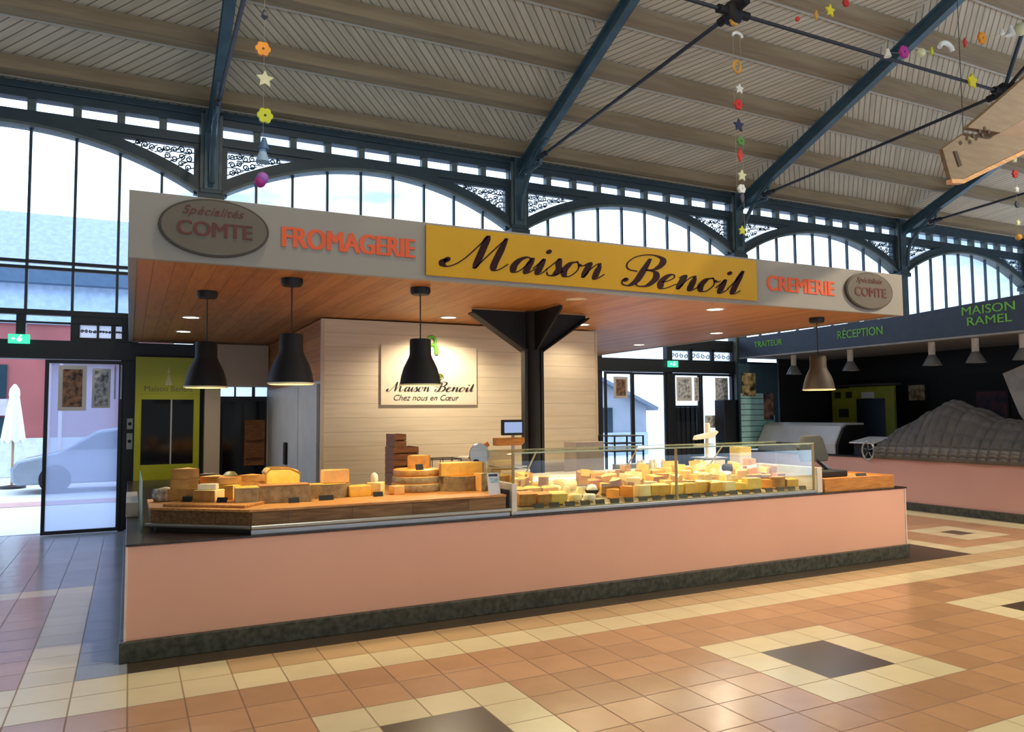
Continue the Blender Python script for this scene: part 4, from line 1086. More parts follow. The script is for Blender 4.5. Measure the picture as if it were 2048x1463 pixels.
    cut_cheese('lower half wheel with grey rind, right of the long block', (1.53, 6.62, ZT), 0.19, 0.11, 180, -92, M_CH['gold'], M_RIND, 'half_round_cheese')
    block('orange faced cheese piece standing on the lower half wheel', (1.60, 6.64, ZT + 0.1195), 0.20, 0.11, 0.105, 0, M_CH['amber'], None)
    price_tag('black price tag in front of the lower half wheel', (1.47, 6.39, ZT), 0.0, 0.12)
    block('rough orange cheese chunk between the half wheel and the small wedge', (1.79, 6.60, ZT), 0.17, 0.14, 0.085, 8, M_CH['gold'], None)
    cut_cheese('small upright pale wedge with a black tag before it', (1.97, 6.62, ZT), 0.15, 0.10, 60, 90, M_CH['pale'], M_RINDO)
    price_tag('black price tag before the small upright wedge', (1.93, 6.45, ZT), 0.0)
    mb = MB(); mb.lathe([(0.0, 0), (0.028, 0), (0.034, 0.02), (0.03, 0.06), (0.012, 0.08), (0.0, 0.082)], n=16); o = mb.build('goat_cheese', M_CH['ivory'], None, local=True, smooth=50); o.location = (1.955, 6.66, ZT + 0.1085); tag(o, 'tiny ivory cheese perched above the small upright wedge', 'cheese')
    block('small beige cheese cube left of the wheel stack', (2.13, 6.56, ZT), 0.10, 0.09, 0.07, 12, M_CH['amber'], None)
    # stack of wheels
    for k, (r_, z0, h_, lb, deg, m) in enumerate(((0.235, 0.0, 0.075, 'bottom grey rind wheel of the tall stack', 359.9, M_RIND), (0.225, 0.0755, 0.065, 'middle grey rind wheel of the tall stack', 359.9, M_RIND), (0.215, 0.141, 0.06, 'top wheel of the tall stack with orange face and a black tag', 359.9, M_RINDO))):
        t = thing('round_cheese', lb, 'cheese', (2.39, 6.78, ZT + z0))
        mb = MB(); mb.lathe([(0.0, 0), (r_ - 0.012, 0), (r_ - 0.004, 0.006), (r_ - 0.004, h_ - 0.006), (r_ - 0.014, h_), (0.0, h_)], n=40); mb.build('paste', M_CH['orange'] if k == 2 else M_CH['amber'], t, local=True, smooth=40)
        mb = MB(); mb.lathe([(r_ - 0.006, 0.006), (r_, 0.012), (r_, h_ - 0.012), (r_ - 0.006, h_ - 0.004)], n=40, caps=(False, False)); mb.build('rind', m, t, local=True, smooth=40)
    price_tag('black price tag on the orange face of the wheel stack', (2.36, 6.60, ZT + 0.2015), 0.15, 0.075, 0.05)
    cut_cheese('orange wedge standing on top of the wheel stack', (2.43, 6.86, ZT + 0.2015), 0.16, 0.11, 75, -90, M_CH['gold'], M_RINDO)
    cut_cheese('lower broad half wheel with grey rind right of the wheel stack', (2.77, 6.60, ZT), 0.20, 0.125, 180, -90, M_CH['orange'], M_RIND, 'half_round_cheese')
    cut_cheese('upper broad half wheel showing a golden cut face', (2.76, 6.66, ZT + 0.1355), 0.19, 0.11, 180, 90, M_CH['gold'], M_RINDO, 'half_round_cheese')
    cut_cheese('narrow tan wedge leaning beside the white leaflet', (2.89, 6.44, ZT), 0.12, 0.15, 40, -60, M_CH['amber'], M_RIND)
    # leaflet on stand
    t = thing('leaflet_stand', 'white and blue leaflet standing at the right end of the wooden display', 'leaflet', (2.865, 6.09, ZT))
    mb = MB(); mb.add([(-0.057, 0, 0), (0.057, 0, 0), (0.057, 0.035, 0.185), (-0.057, 0.035, 0.185), (-0.057, 0.008, 0), (0.057, 0.008, 0), (0.057, 0.043, 0.185), (-0.057, 0.043, 0.185)], [(0, 1, 2, 3), (7, 6, 5, 4), (0, 4, 5, 1), (1, 5, 6, 2), (2, 6, 7, 3), (3, 7, 4, 0)])
    mb.build('card', mat('pale_grey_card', (206, 208, 212), 0.5, vary=0.03), t, local=True)
    F = lambda a, b, d: (a, b * 0.189 - d, b)
    mb = MB(); mb.prism([(-0.045, 0.155), (0.04, 0.155), (0.04, 0.175), (-0.045, 0.175)], F, 0.002); mb.build('dark_heading', mat('dark_navy_print', (40, 44, 72), 0.5), t, local=True)
    mb = MB(); mb.prism([(-0.038, 0.10), (0.04, 0.10), (0.045, 0.135), (-0.035, 0.145)], F, 0.002); mb.build('blue_picture', mat('teal_blue_print', (96, 140, 160), 0.5, dark=(190, 205, 210), scale=40), t, local=True)
    # parcels at the far left
    mb = MB(); mb.lathe([(0.0, 0.0), (0.085, 0.005), (0.095, 0.05), (0.07, 0.10), (0.0, 0.12)], n=14, sx=1.1, sy=0.8); o = mb.build('wrapped_parcel', mat('crumpled_white_paper', (206, 198, 186), 0.7, dark=(120, 104, 86), scale=16, bump=0.6, detail=2), None, local=True, smooth=60); o.location = (0.285, 7.02, ZT); tag(o, 'crumpled white wrapped cheese parcel at the left end of the display', 'parcel')
    mb = MB(); mb.box(-0.16, -0.12, 0, 0.14, 0.12, 0.10); o = mb.build('storage_box', mat('dark_blue_plastic', (44, 54, 82), 0.5, vary=0.2), None, local=True, bevel=0.02); o.location = (0.36, 7.75, ZC + 0.016 + 0.0); o.scale = (1, 1, 2.2); tag(o, 'dark blue plastic box behind the left stack of wedges', 'box')
    mb = MB(); mb.box(-0.01, 7.6, ZC + 0.016, 0.09, 8.7, 0.93); o = mb.build('storage_box', mat('pale_stone_box', (168, 160, 148), 0.6), None, bevel=0.006); tag(o, 'pale grey box on the left counter edge behind the glass screen', 'box')
build_wood_display()

def build_vitrine():
    r = thing('display_case', 'long glass refrigerated cheese case with white ends in the middle of the counter', 'display case', (4.9, 6.5, ZC + 0.016))
    X0, X1, YF, YB = 3.02, 6.70, 6.045, 6.95
    zb = ZC + 0.016
    mb = MB(); mb.plan([(X0, YF), (X1, YF), (X1, YB), (X0, YB)], zb, zb + 0.018); mb.box(X0, YF - 0.015, zb + 0.002, X1, YF + 0.012, zb + 0.032); mb.build('steel_base', M_STEEL, r, bevel=0.003)
    mb = MB(); mb.add([(X0, YF + 0.03, zb + 0.018), (X1, YF + 0.03, zb + 0.018), (X1, YF + 0.03, 0.838), (X0, YF + 0.03, 0.838), (X0, YB, 0.985), (X1, YB, 0.985), (X0, YB, zb + 0.018), (X1, YB, zb + 0.018)],
                      [(0, 1, 2, 3), (3, 2, 5, 4), (4, 5, 7, 6), (6, 7, 1, 0), (0, 3, 4, 6), (1, 7, 5, 2)]); mb.build('sloping_deck', mat('pale_case_deck', (186, 168, 132), 0.4), r)
    for x0, x1, lb in ((X0 - 0.018, X0 + 0.035, 'white left end panel'), (X1 + 0.02, X1 + 0.10, 'white right end panel')):
        mb = MB(); mb.box(x0, YF - 0.012, zb, x1, YB, 1.075); e = mb.build('end_panel', mat('white_case_end', (214, 206, 190), 0.45), r, bevel=0.006); e['label'] = lb
    mb = MB(); mb.box(X0, YF, zb + 0.03, X1, YF + 0.006, 1.335); mb.build('front_glass', M_CASEGLASS, r)
    mb = MB(); mb.box(X0, YF, 1.335, X1, YF + 0.55, 1.343); mb.build('top_glass', M_CASEGLASS, r)
    for xx in (X0, X1 - 0.006):
        mb = MB(); mb.box(xx, YF + 0.006, 1.0, xx + 0.006, YF + 0.55, 1.335); mb.build('side_glass', M_CASEGLASS, r)
    mb = MB()
    mb.box(X0, YF - 0.002, 1.333, X1, YF + 0.006, 1.346); mb.box(X0, YF + 0.545, 1.333, X1, YF + 0.555, 1.346)
    mb.build('glass_edge', M_EDGE, r)
    for x in (X0 + 0.005, 4.815, X1 - 0.015):
        mb = MB(); mb.box(x - 0.011, YF - 0.003, zb + 0.03, x + 0.011, YF + 0.012, 1.34); mb.build('glass_joint', mat('bronze_glass_joint', (150, 130, 90), 0.4), r)
    for x in (3.55, 4.75, 5.9):
        mb = MB(); mb.tube([(x, YB - 0.03, 0.985), (x, YF + 0.53, 1.335)], 0.008, 8); mb.build('glass_support', M_STEEL, r, smooth=50)
    mb = MB(); mb.box(X0 + 0.12, YB, 1.02, X1 + 0.05, YB + 0.32, 1.05); mb.build('rear_shelf', M_PAPER_W, r, bevel=0.004)
    mb = MB(); mb.box(X0 + 0.12, YB + 0.02, 0.80, X1 + 0.05, YB + 0.30, 1.02); mb.build('rear_cupboard', M_BACKC, r)
    mb = MB(); mb.box(X0 + 0.1, YB - 0.05, 1.0, X1 - 0.1, YB - 0.015, 1.018); mb.build('led_strip', emitter('case_led_glow', (255, 232, 180), 5), r)
    lamp('case_led_light', 'AREA', ((X0 + X1) / 2, YF + 0.42, 1.31), 13, (1.0, 0.86, 0.58), 3.4, target=((X0 + X1) / 2, YF + 0.30, 0.8), size_y=0.05)
M_PAPER_W = mat('white_work_surface', (222, 214, 192), 0.45, vary=0.04)
M_BACKC = mat('beige_case_back', (190, 164, 120), 0.5, vary=0.06)
build_vitrine()

def build_case_cheeses():
    rnd = random.Random(11)
    protos = {}
    def proto(kind):
        mb = MB()
        if kind == 'wedge': sector(mb, 0.15, 0.075, -0.45, 0.45, cx=-0.085, mi=0, mside=0); band(mb, 0.153, 0.004, 0.075, -0.45, 0.45, cx=-0.085, mi=1)
        elif kind == 'half': sector(mb, 0.095, 0.085, 0, math.pi, cy=-0.04); band(mb, 0.098, 0.004, 0.085, 0, math.pi, cy=-0.04, mi=1)
        elif kind == 'round': mb.lathe([(0.0, 0), (0.055, 0), (0.062, 0.012), (0.062, 0.036), (0.054, 0.046), (0.0, 0.047)], n=22)
        elif kind == 'block': mb.box(-0.075, -0.055, 0, 0.075, 0.055, 0.085, 0); mb.box(-0.0755, -0.058, 0.002, 0.0755, -0.0555, 0.083, 1)
        elif kind == 'log': mb.lathe([(0.0, -0.085), (0.03, -0.085), (0.034, -0.078), (0.034, 0.078), (0.03, 0.085), (0.0, 0.085)], n=16); mb.v = [Vector((v.z, v.x, v.y + 0.034)) for v in mb.v]
        elif kind == 'pyramid': mb.add([(-0.04, -0.04, 0), (0.04, -0.04, 0), (0.04, 0.04, 0), (-0.04, 0.04, 0), (-0.018, -0.018, 0.07), (0.018, -0.018, 0.07), (0.018, 0.018, 0.07), (-0.018, 0.018, 0.07)], [(0, 3, 2, 1), (4, 5, 6, 7), (0, 1, 5, 4), (1, 2, 6, 5), (2, 3, 7, 6), (3, 0, 4, 7)])
        return mb
    zones = [  # x from, to, mix of kinds, tones, zone words
        (3.13, 3.62, ('wedge', 'block', 'half', 'block'), ('gold', 'yellow', 'orange'), 'at left end of the glass case'),
        (3.66, 3.98, ('round', 'log', 'round', 'pyramid'), ('ivory', 'pale', 'ivory'), 'left of the black bowl'),
        (4.10, 4.42, ('wedge', 'half', 'wedge'), ('orange', 'gold', 'gold'), 'right of the black bowl'),
        (4.46, 4.78, ('block', 'wedge', 'half'), ('yellow', 'pale', 'gold'), 'just left of the glass joint'),
        (4.86, 5.46, ('block', 'wedge', 'block', 'half'), ('gold', 'yellow', 'yellow'), 'just right of the glass joint'),
        (5.50, 6.00, ('wedge', 'round', 'wedge', 'block'), ('yellow', 'pale', 'yellow'), 'right of middle in the glass case'),
        (6.04, 6.56, ('wedge', 'half', 'round'), ('gold', 'orange', 'yellow'), 'at right end of the glass case')]
    kindword = {'wedge': 'cheese wedge', 'half': 'half round cheese', 'round': 'small round cheese', 'block': 'cheese block', 'log': 'cheese log', 'pyramid': 'small pyramid cheese'}
    tone = {'gold': 'golden', 'yellow': 'yellow', 'orange': 'orange', 'ivory': 'ivory white', 'pale': 'pale cream'}
    deck = lambda y: 0.838 + (y - 6.075) * (0.985 - 0.838) / (6.95 - 6.075) + 0.002
    row_word = ('in front row ', 'in second row ', 'in third row ', 'in back row ')
    for (xa, xb, kinds, tones, words) in zones:
        for row, y in enumerate((6.19, 6.37, 6.56, 6.76)):
            n = max(2, round((xb - xa) / 0.150))
            for i in range(n):
                k = rnd.choice(kinds); c = rnd.choice(tones)
                key = (k, c)
                x = xa + (xb - xa) * (i + 0.5) / n + rnd.uniform(-0.012, 0.012)
                if key not in protos:
                    o = proto(k).build('cheese_' + {'wedge': 'wedge', 'half': 'half_round', 'round': 'round', 'block': 'block', 'log': 'log', 'pyramid': 'pyramid'}[k], [M_CH[c], M_RINDO if c in ('gold', 'orange') else M_CH['yellow'] if c == 'yellow' else M_CH['pale']], None, local=True)
                    protos[key] = o
                else:
                    o = protos[key].copy(); COL.objects.link(o)
                sc = rnd.uniform(0.92, 1.08)
                sz = sc * rnd.uniform(1.0, 1.4) * (1.35 if row == 3 and k in ('wedge', 'block') else 1.0)
                o.scale = (sc, sc, sz)
                o.location = (x, y + rnd.uniform(-0.012, 0.012), deck(y) + (0.014 if k in ('wedge', 'half') else 0.012))
                o.rotation_euler = (math.radians(9.5), 0, rnd.choice((0, math.pi)) + rnd.uniform(-0.25, 0.25) + (math.pi / 2 if k == 'wedge' else 0))
                if abs(o.rotation_euler.z) > 1.0: o.rotation_euler.x = 0
                lb = '%s %s %s%s' % (tone[c], kindword[k], row_word[row], words)
                tag(o, lb, 'cheese', lb)
        # loose pieces piled on top of the rows
        if 'bowl' in words and 'left' in words: continue
        for i in range(max(3, round((xb - xa) / 0.085))):
            k = rnd.choice(('wedge', 'block', 'half', 'wedge')); c = rnd.choice(tones); key = (k, c)
            if key not in protos:
                o = proto(k).build('cheese_' + {'wedge': 'wedge', 'half': 'half_round', 'block': 'block'}[k], [M_CH[c], M_RINDO if c in ('gold', 'orange') else M_CH['yellow']], None, local=True); protos[key] = o
            else: o = protos[key].copy(); COL.objects.link(o)
            y = rnd.choice((6.34, 6.5, 6.66, 6.8)); q = rnd.uniform(0.75, 0.95); o.scale = (q, q, q)
            o.location = (rnd.uniform(xa + 0.04, xb - 0.04), y, deck(y) + 0.092 + (0.02 if y > 6.6 else 0.0))
            o.rotation_euler = (rnd.uniform(-0.1, 0.3), rnd.uniform(-0.2, 0.2), rnd.uniform(0, 6.28))
            lb = '%s %s piled on top %s' % (tone[c], kindword[k], words); tag(o, lb, 'cheese', lb)
    # black bowl
    t = thing('bowl', 'black bowl with a white cheese in the glass case', 'bowl', (4.035, 6.36, 0.890))
    mb = MB(); mb.lathe([(0.03, 0.0), (0.062, 0.03), (0.07, 0.055), (0.064, 0.055), (0.05, 0.03), (0.0, 0.012)], n=24); mb.build('bowl_body', M_BLACKPL, t, local=True, smooth=50)
    mb = MB(); mb.lathe([(0.0, 0.014), (0.05, 0.034), (0.056, 0.06), (0.035, 0.10), (0.0, 0.11)], n=20); mb.build('white_cheese', M_CH['ivory'], t, local=True, smooth=60)
    # black and white cheeses near the right end
    for x, y, m, lb in ((6.02, 6.66, M_RINDK, 'black waxed round cheese near the right end of the glass case'), (5.93, 6.86, M_RINDW, 'white bloomy round cheese beside the black waxed one')):
        mb = MB(); mb.lathe([(0.0, 0), (0.055, 0), (0.064, 0.02), (0.06, 0.06), (0.045, 0.075), (0.0, 0.08)], n=22); o = mb.build('cheese_round', m, None, local=True, smooth=50); o.location = (x, y, deck(y) + 0.09); tag(o, lb, 'cheese')
    # price tags along the front rail
    g = 'price tags along the front rail of the glass case'
    p0 = None
    for i in range(21):
        x = 3.30 + i * 0.163
        m2 = MB(); m2.add([(-0.05, 0, 0), (0.05, 0, 0), (0.05, 0.014, 0.042), (-0.05, 0.014, 0.042), (-0.05, 0.006, 0), (0.05, 0.006, 0), (0.05, 0.02, 0.042), (-0.05, 0.02, 0.042)], [(0, 1, 2, 3), (7, 6, 5, 4), (0, 4, 5, 1), (1, 5, 6, 2), (2, 6, 7, 3), (3, 7, 4, 0)]) if p0 is None else None
        if p0 is None:
            p0 = m2.build('price_tag', mat('olive_black_tag', (52, 50, 34), 0.5), None, local=True); o = p0
        else: o = p0.copy(); COL.objects.link(o)
        o.location = (x, 6.082, 0.839)
        tag(o, 'dark price tag standing along the front rail of the glass cheese case', 'price tag', g)
build_case_cheeses()

def build_right_end():
    r = thing('wooden_crate', 'honey coloured wooden crate stand at the right end of the counter', 'crate', (7.4, 6.45, ZC + 0.016))
    x0, x1, y0, y1, z0, z1 = 6.83, 7.96, 6.03, 6.85, ZC + 0.016, 0.945
    mb = MB(); mb.box(x0, y0, z0, x1, y0 + 0.02, z1); mb.build('front_board', M_WOODC, r, bevel=0.003)
    mb = MB(); mb.box(x0, y1 - 0.02, z0, x1, y1, z1); mb.build('back_board', M_WOODC, r, bevel=0.003)
    for a in (x0, x1 - 0.02):
        mb = MB(); mb.box(a, y0 + 0.02, z0, a + 0.02, y1 - 0.02, z1); mb.build('side_board', M_WOODC, r, bevel=0.003)
    mb = MB(); mb.box(x0 + 0.02, y0 + 0.02, z1 - 0.03, x1 - 0.02, y1 - 0.02, z1 - 0.012); mb.build('top_board', M_WOODC, r)
    price_tag('black tag standing on the honey wooden crate', (7.63, 6.20, 0.934), 0.0, 0.17, 0.03)
    t = thing('till_terminal', 'black till terminal with tilted screen seen from behind, right of the glass case', 'till', (7.22, 6.42, 0.934))
    mb = MB(); mb.box(7.02, 6.25, 0.934, 7.46, 6.62, 1.005); mb.build('base', M_BLACKPL, t, bevel=0.012)
    mb = MB(); mb.bar((7.36, 6.45, 1.0), (7.22, 6.60, 1.20), 0.10, 0.035); mb.build('arm', M_BLACKPL, t, bevel=0.006)
    mb = MB(); mb.bar((7.40, 6.43, 1.005), (7.28, 6.54, 1.13), 0.02, 0.02); mb.build('cable', M_STEEL, t)
    mb = MB()
    F = lambda a, b, d: (a, 6.50 + 0.35 * (b - 1.12) + d, b)
    mb.prism([(7.02, 1.10), (7.42, 1.10), (7.46, 1.16), (7.46, 1.36), (7.42, 1.40), (7.16, 1.40), (7.02, 1.26)], F, 0.05); mb.build('screen', M_BLACKPL, t, bevel=0.01)
build_right_end()

def build_work_area():
    r = thing('work_counter', 'white back work counter inside the stall', 'counter', (5.4, 8.3, 0))
    mb = MB(); mb.box(3.3, 8.0, 0.06, 7.35, 8.6, 0.90); mb.build('cupboard', M_CREAM, r)
    mb = MB(); mb.box(3.28, 7.96, 0.90, 7.38, 8.62, 0.94); mb.build('top', M_PAPER_W, r, bevel=0.004)
    mb = MB(); mb.box(3.4, 8.02, 0.0, 7.25, 8.58, 0.06); mb.build('plinth', M_BLACKPL, r)
    zt = 0.94
    # till scale with blue screen (stands on the rear shelf of the case)
    t = thing('weighing_scale', 'weighing scale with glowing blue screen left of the pillar', 'scale', (3.52, 7.11, 1.05))
    mb = MB(); mb.box(3.36, 7.0, 1.05, 3.70, 7.24, 1.12); mb.build('body', M_PAPER_W, t, bevel=0.01)
    mb = MB(); mb.box(3.34, 6.99, 1.14, 3.66, 7.25, 1.155); mb.build('pan', M_STEEL, t, bevel=0.004)
    mb = MB(); mb.tube([(3.60, 7.2, 1.12), (3.60, 7.2, 1.50)], 0.018, 10); mb.build('pole', M_STEEL, t, smooth=50)
    mb = MB(); mb.prism([(3.36, 1.36), (3.66, 1.36), (3.69, 1.39), (3.69, 1.44), (3.36, 1.44)], lambda a, b, d: (a, 7.10 + d, b), 0.09); mb.build('wooden_shelf', M_WOODC, t, bevel=0.006)
    mb = MB(); mb.box(3.42, 7.08, 1.465, 3.67, 7.12, 1.625); s = mb.build('screen_case', M_BLACKPL, t, bevel=0.008)
    mb = MB(); mb.box(3.445, 7.074, 1.49, 3.645, 7.081, 1.60); mb.build('display', emitter('blue_screen_glow', (170, 190, 235), 0.9), s)
    # slicer beside it
    t = thing('cheese_slicer', 'cream coloured slicer with black knob left of the scale', 'slicer', (3.27, 7.4, 0.80))
    mb = MB(); mb.box(3.14, 7.28, 0.80, 3.34, 7.62, 1.24); mb.build('body', M_PAPER_W, t, bevel=0.02)
    mb = MB(); mb.lathe([(0.0, 0), (0.11, 0), (0.115, 0.012), (0.11, 0.024), (0, 0.024)], n=28); mb.v = [Vector((3.24 + v.x, 7.27 - v.z, 1.27 + v.y)) for v in mb.v]; mb.build('blade', M_STEEL, t, smooth=40)
    mb = MB(); mb.lathe([(0.0, 0), (0.022, 0), (0.022, 0.03), (0, 0.034)], n=16); mb.v = [Vector((3.20 + v.x, 7.245 - v.z, 1.20 + v.y)) for v in mb.v]; mb.build('knob', M_BLACKPL, t, smooth=40)
    mb = MB(); mb.bar((3.15, 7.3, 1.22), (3.36, 7.3, 1.38), 0.03, 0.05); mb.build('guard', M_WOODC, t)
    # platform scale with label on a pole
    t = thing('weighing_scale', 'white weighing scale with raised display right of the glass joint', 'scale', (6.15, 7.10, 1.05))
    mb = MB(); mb.box(6.03, 7.0, 1.05, 6.30, 7.24, 1.13); mb.build('body', M_PAPER_W, t, bevel=0.01)
    mb = MB(); mb.box(6.0, 6.98, 1.145, 6.33, 7.26, 1.158); mb.build('pan', M_STEEL, t)
    mb = MB(); mb.tube([(6.20, 7.2, 1.13), (6.20, 7.2, 1.40)], 0.022, 10); mb.build('pole', M_PAPER_W, t, smooth=50)
    mb = MB(); mb.prism([(5.98, 1.36), (6.26, 1.38), (6.34, 1.45), (6.30, 1.47), (6.22, 1.45), (6.20, 1.56), (6.17, 1.56), (6.17, 1.44), (6.0, 1.41)], lambda a, b, d: (a, 7.14 + d, b), 0.06); mb.build('display_head', M_PAPER_W, t, bevel=0.006)
    # grey box, dark rack, white tins
    mb = MB(); mb.box(4.95, 8.15, zt, 5.36, 8.45, 1.33); tag(mb.build('bread_box', mat('mauve_grey_box', (158, 146, 140), 0.5), bevel=0.008), 'mauve grey box on the back counter against the right edge of the cream wall', 'box')
    t = thing('wire_rack', 'dark wire rack on the back counter right of the mauve box', 'rack', (5.72, 8.3, zt))
    for x in (5.50, 5.94):
        for y in (8.12, 8.48):
            mb = MB(); mb.tube([(x, y, zt), (x, y, 1.39)], 0.012, 8); mb.build('post', M_BLACKPL, t, smooth=50)
    for z in (1.19, 1.29, 1.385):
        mb = MB(); mb.box(5.49, 8.11, z, 5.95, 8.49, z + 0.012); mb.build('shelf', M_BLACKPL, t)
    mb = MB(); mb.box(5.42, 7.98, zt, 6.05, 8.06, 1.05); tag(mb.build('tray', M_STEEL, bevel=0.004), 'flat steel tray on the front edge of the back counter', 'tray')
    # tiny jars
    p0 = None
    for i in range(5):
        if p0 is None:
            mb = MB(); mb.lathe([(0.0, 0), (0.028, 0), (0.03, 0.01), (0.03, 0.07), (0.02, 0.085), (0.022, 0.105), (0.0, 0.106)], n=16); p0 = mb.build('jar', M_PAPER_W, None, local=True, smooth=40); o = p0
        else: o = p0.copy(); COL.objects.link(o)
        o.location = (5.10 + i * 0.085, 7.06 + 0.05 * (i % 2), 1.05); tag(o, 'small white jar in the row on the rear shelf behind the glass joint', 'jar', 'white jars on the rear shelf')
    for i, (x, z, lb) in enumerate(((6.62, 1.05, 'cream carton box at the bottom of the pair behind the glass case right end'), (6.62, 1.16, 'yellowish carton box on top of the pair behind the glass case right end'))):
        mb = MB(); mb.box(x - 0.09, 7.0, z, x + 0.09, 7.18, z + 0.108); tag(mb.build('carton_box', M_CREAM if i == 0 else mat('yellow_carton', (222, 196, 120), 0.6), bevel=0.004), lb, 'box')
    # dark crates stacked behind the wheel stack
    for i in range(4):
        t = thing('crate', ['brown wooden crate at the bottom of the stack left of the wire basket', 'brown wooden crate second from the bottom of the stack', 'brown wooden crate third from the bottom of the stack', 'small brown wooden crate on top of the stack'][i], 'crate', (2.50, 7.42, 0.985 + i * 0.128))
        w = 0.34 if i < 2 else 0.26 if i == 2 else 0.12
        xo = 0.0 if i < 2 else -0.04 if i == 2 else -0.10
        for a, b in ((-w / 2, -w / 2 + 0.02), (w / 2 - 0.02, w / 2)):
            mb = MB(); mb.box(xo + a, -0.13, 0, xo + b, 0.13, 0.125); mb.build('end_board', M_WOODK, t, local=True)
        for y in (-0.14, 0.13):
            for z in (0.0, 0.068):
                mb = MB(); mb.box(xo - w / 2, y, z, xo + w / 2, y + 0.01, z + 0.055); mb.build('slat', M_WOODK, t, local=True)
        mb = MB(); mb.box(xo - w / 2 + 0.02, -0.13, 0, xo + w / 2 - 0.02, 0.13, 0.01); mb.build('bottom', M_WOODK, t, local=True)
    mb = MB(); mb.box(2.22, 7.26, ZC - 0.785 + 0.02, 3.1, 7.75, 0.984); tag(mb.build('base_cabinet', M_CREAM), 'cream base cabinet behind the wooden display carrying the crate stack', 'cabinet')
    t = thing('wire_basket', 'thin wire basket behind the broad half wheels', 'basket', (2.92, 7.5, 0.985))
    for z in (0.02, 0.24):
        mb = MB(); mb.tube([(-0.17, -0.12, z), (0.17, -0.12, z), (0.17, 0.12, z), (-0.17, 0.12, z)], 0.006, 6, closed=True); mb.build('rim', M_ROD, t, local=True)
    for x in (-0.17, -0.06, 0.06, 0.17):
        mb = MB(); mb.tube([(x, -0.12, 0.24), (x, -0.12, 0.006), (x, 0.12, 0.006), (x, 0.12, 0.24)], 0.004, 6); mb.build('wire', M_ROD, t, local=True)
build_work_area()

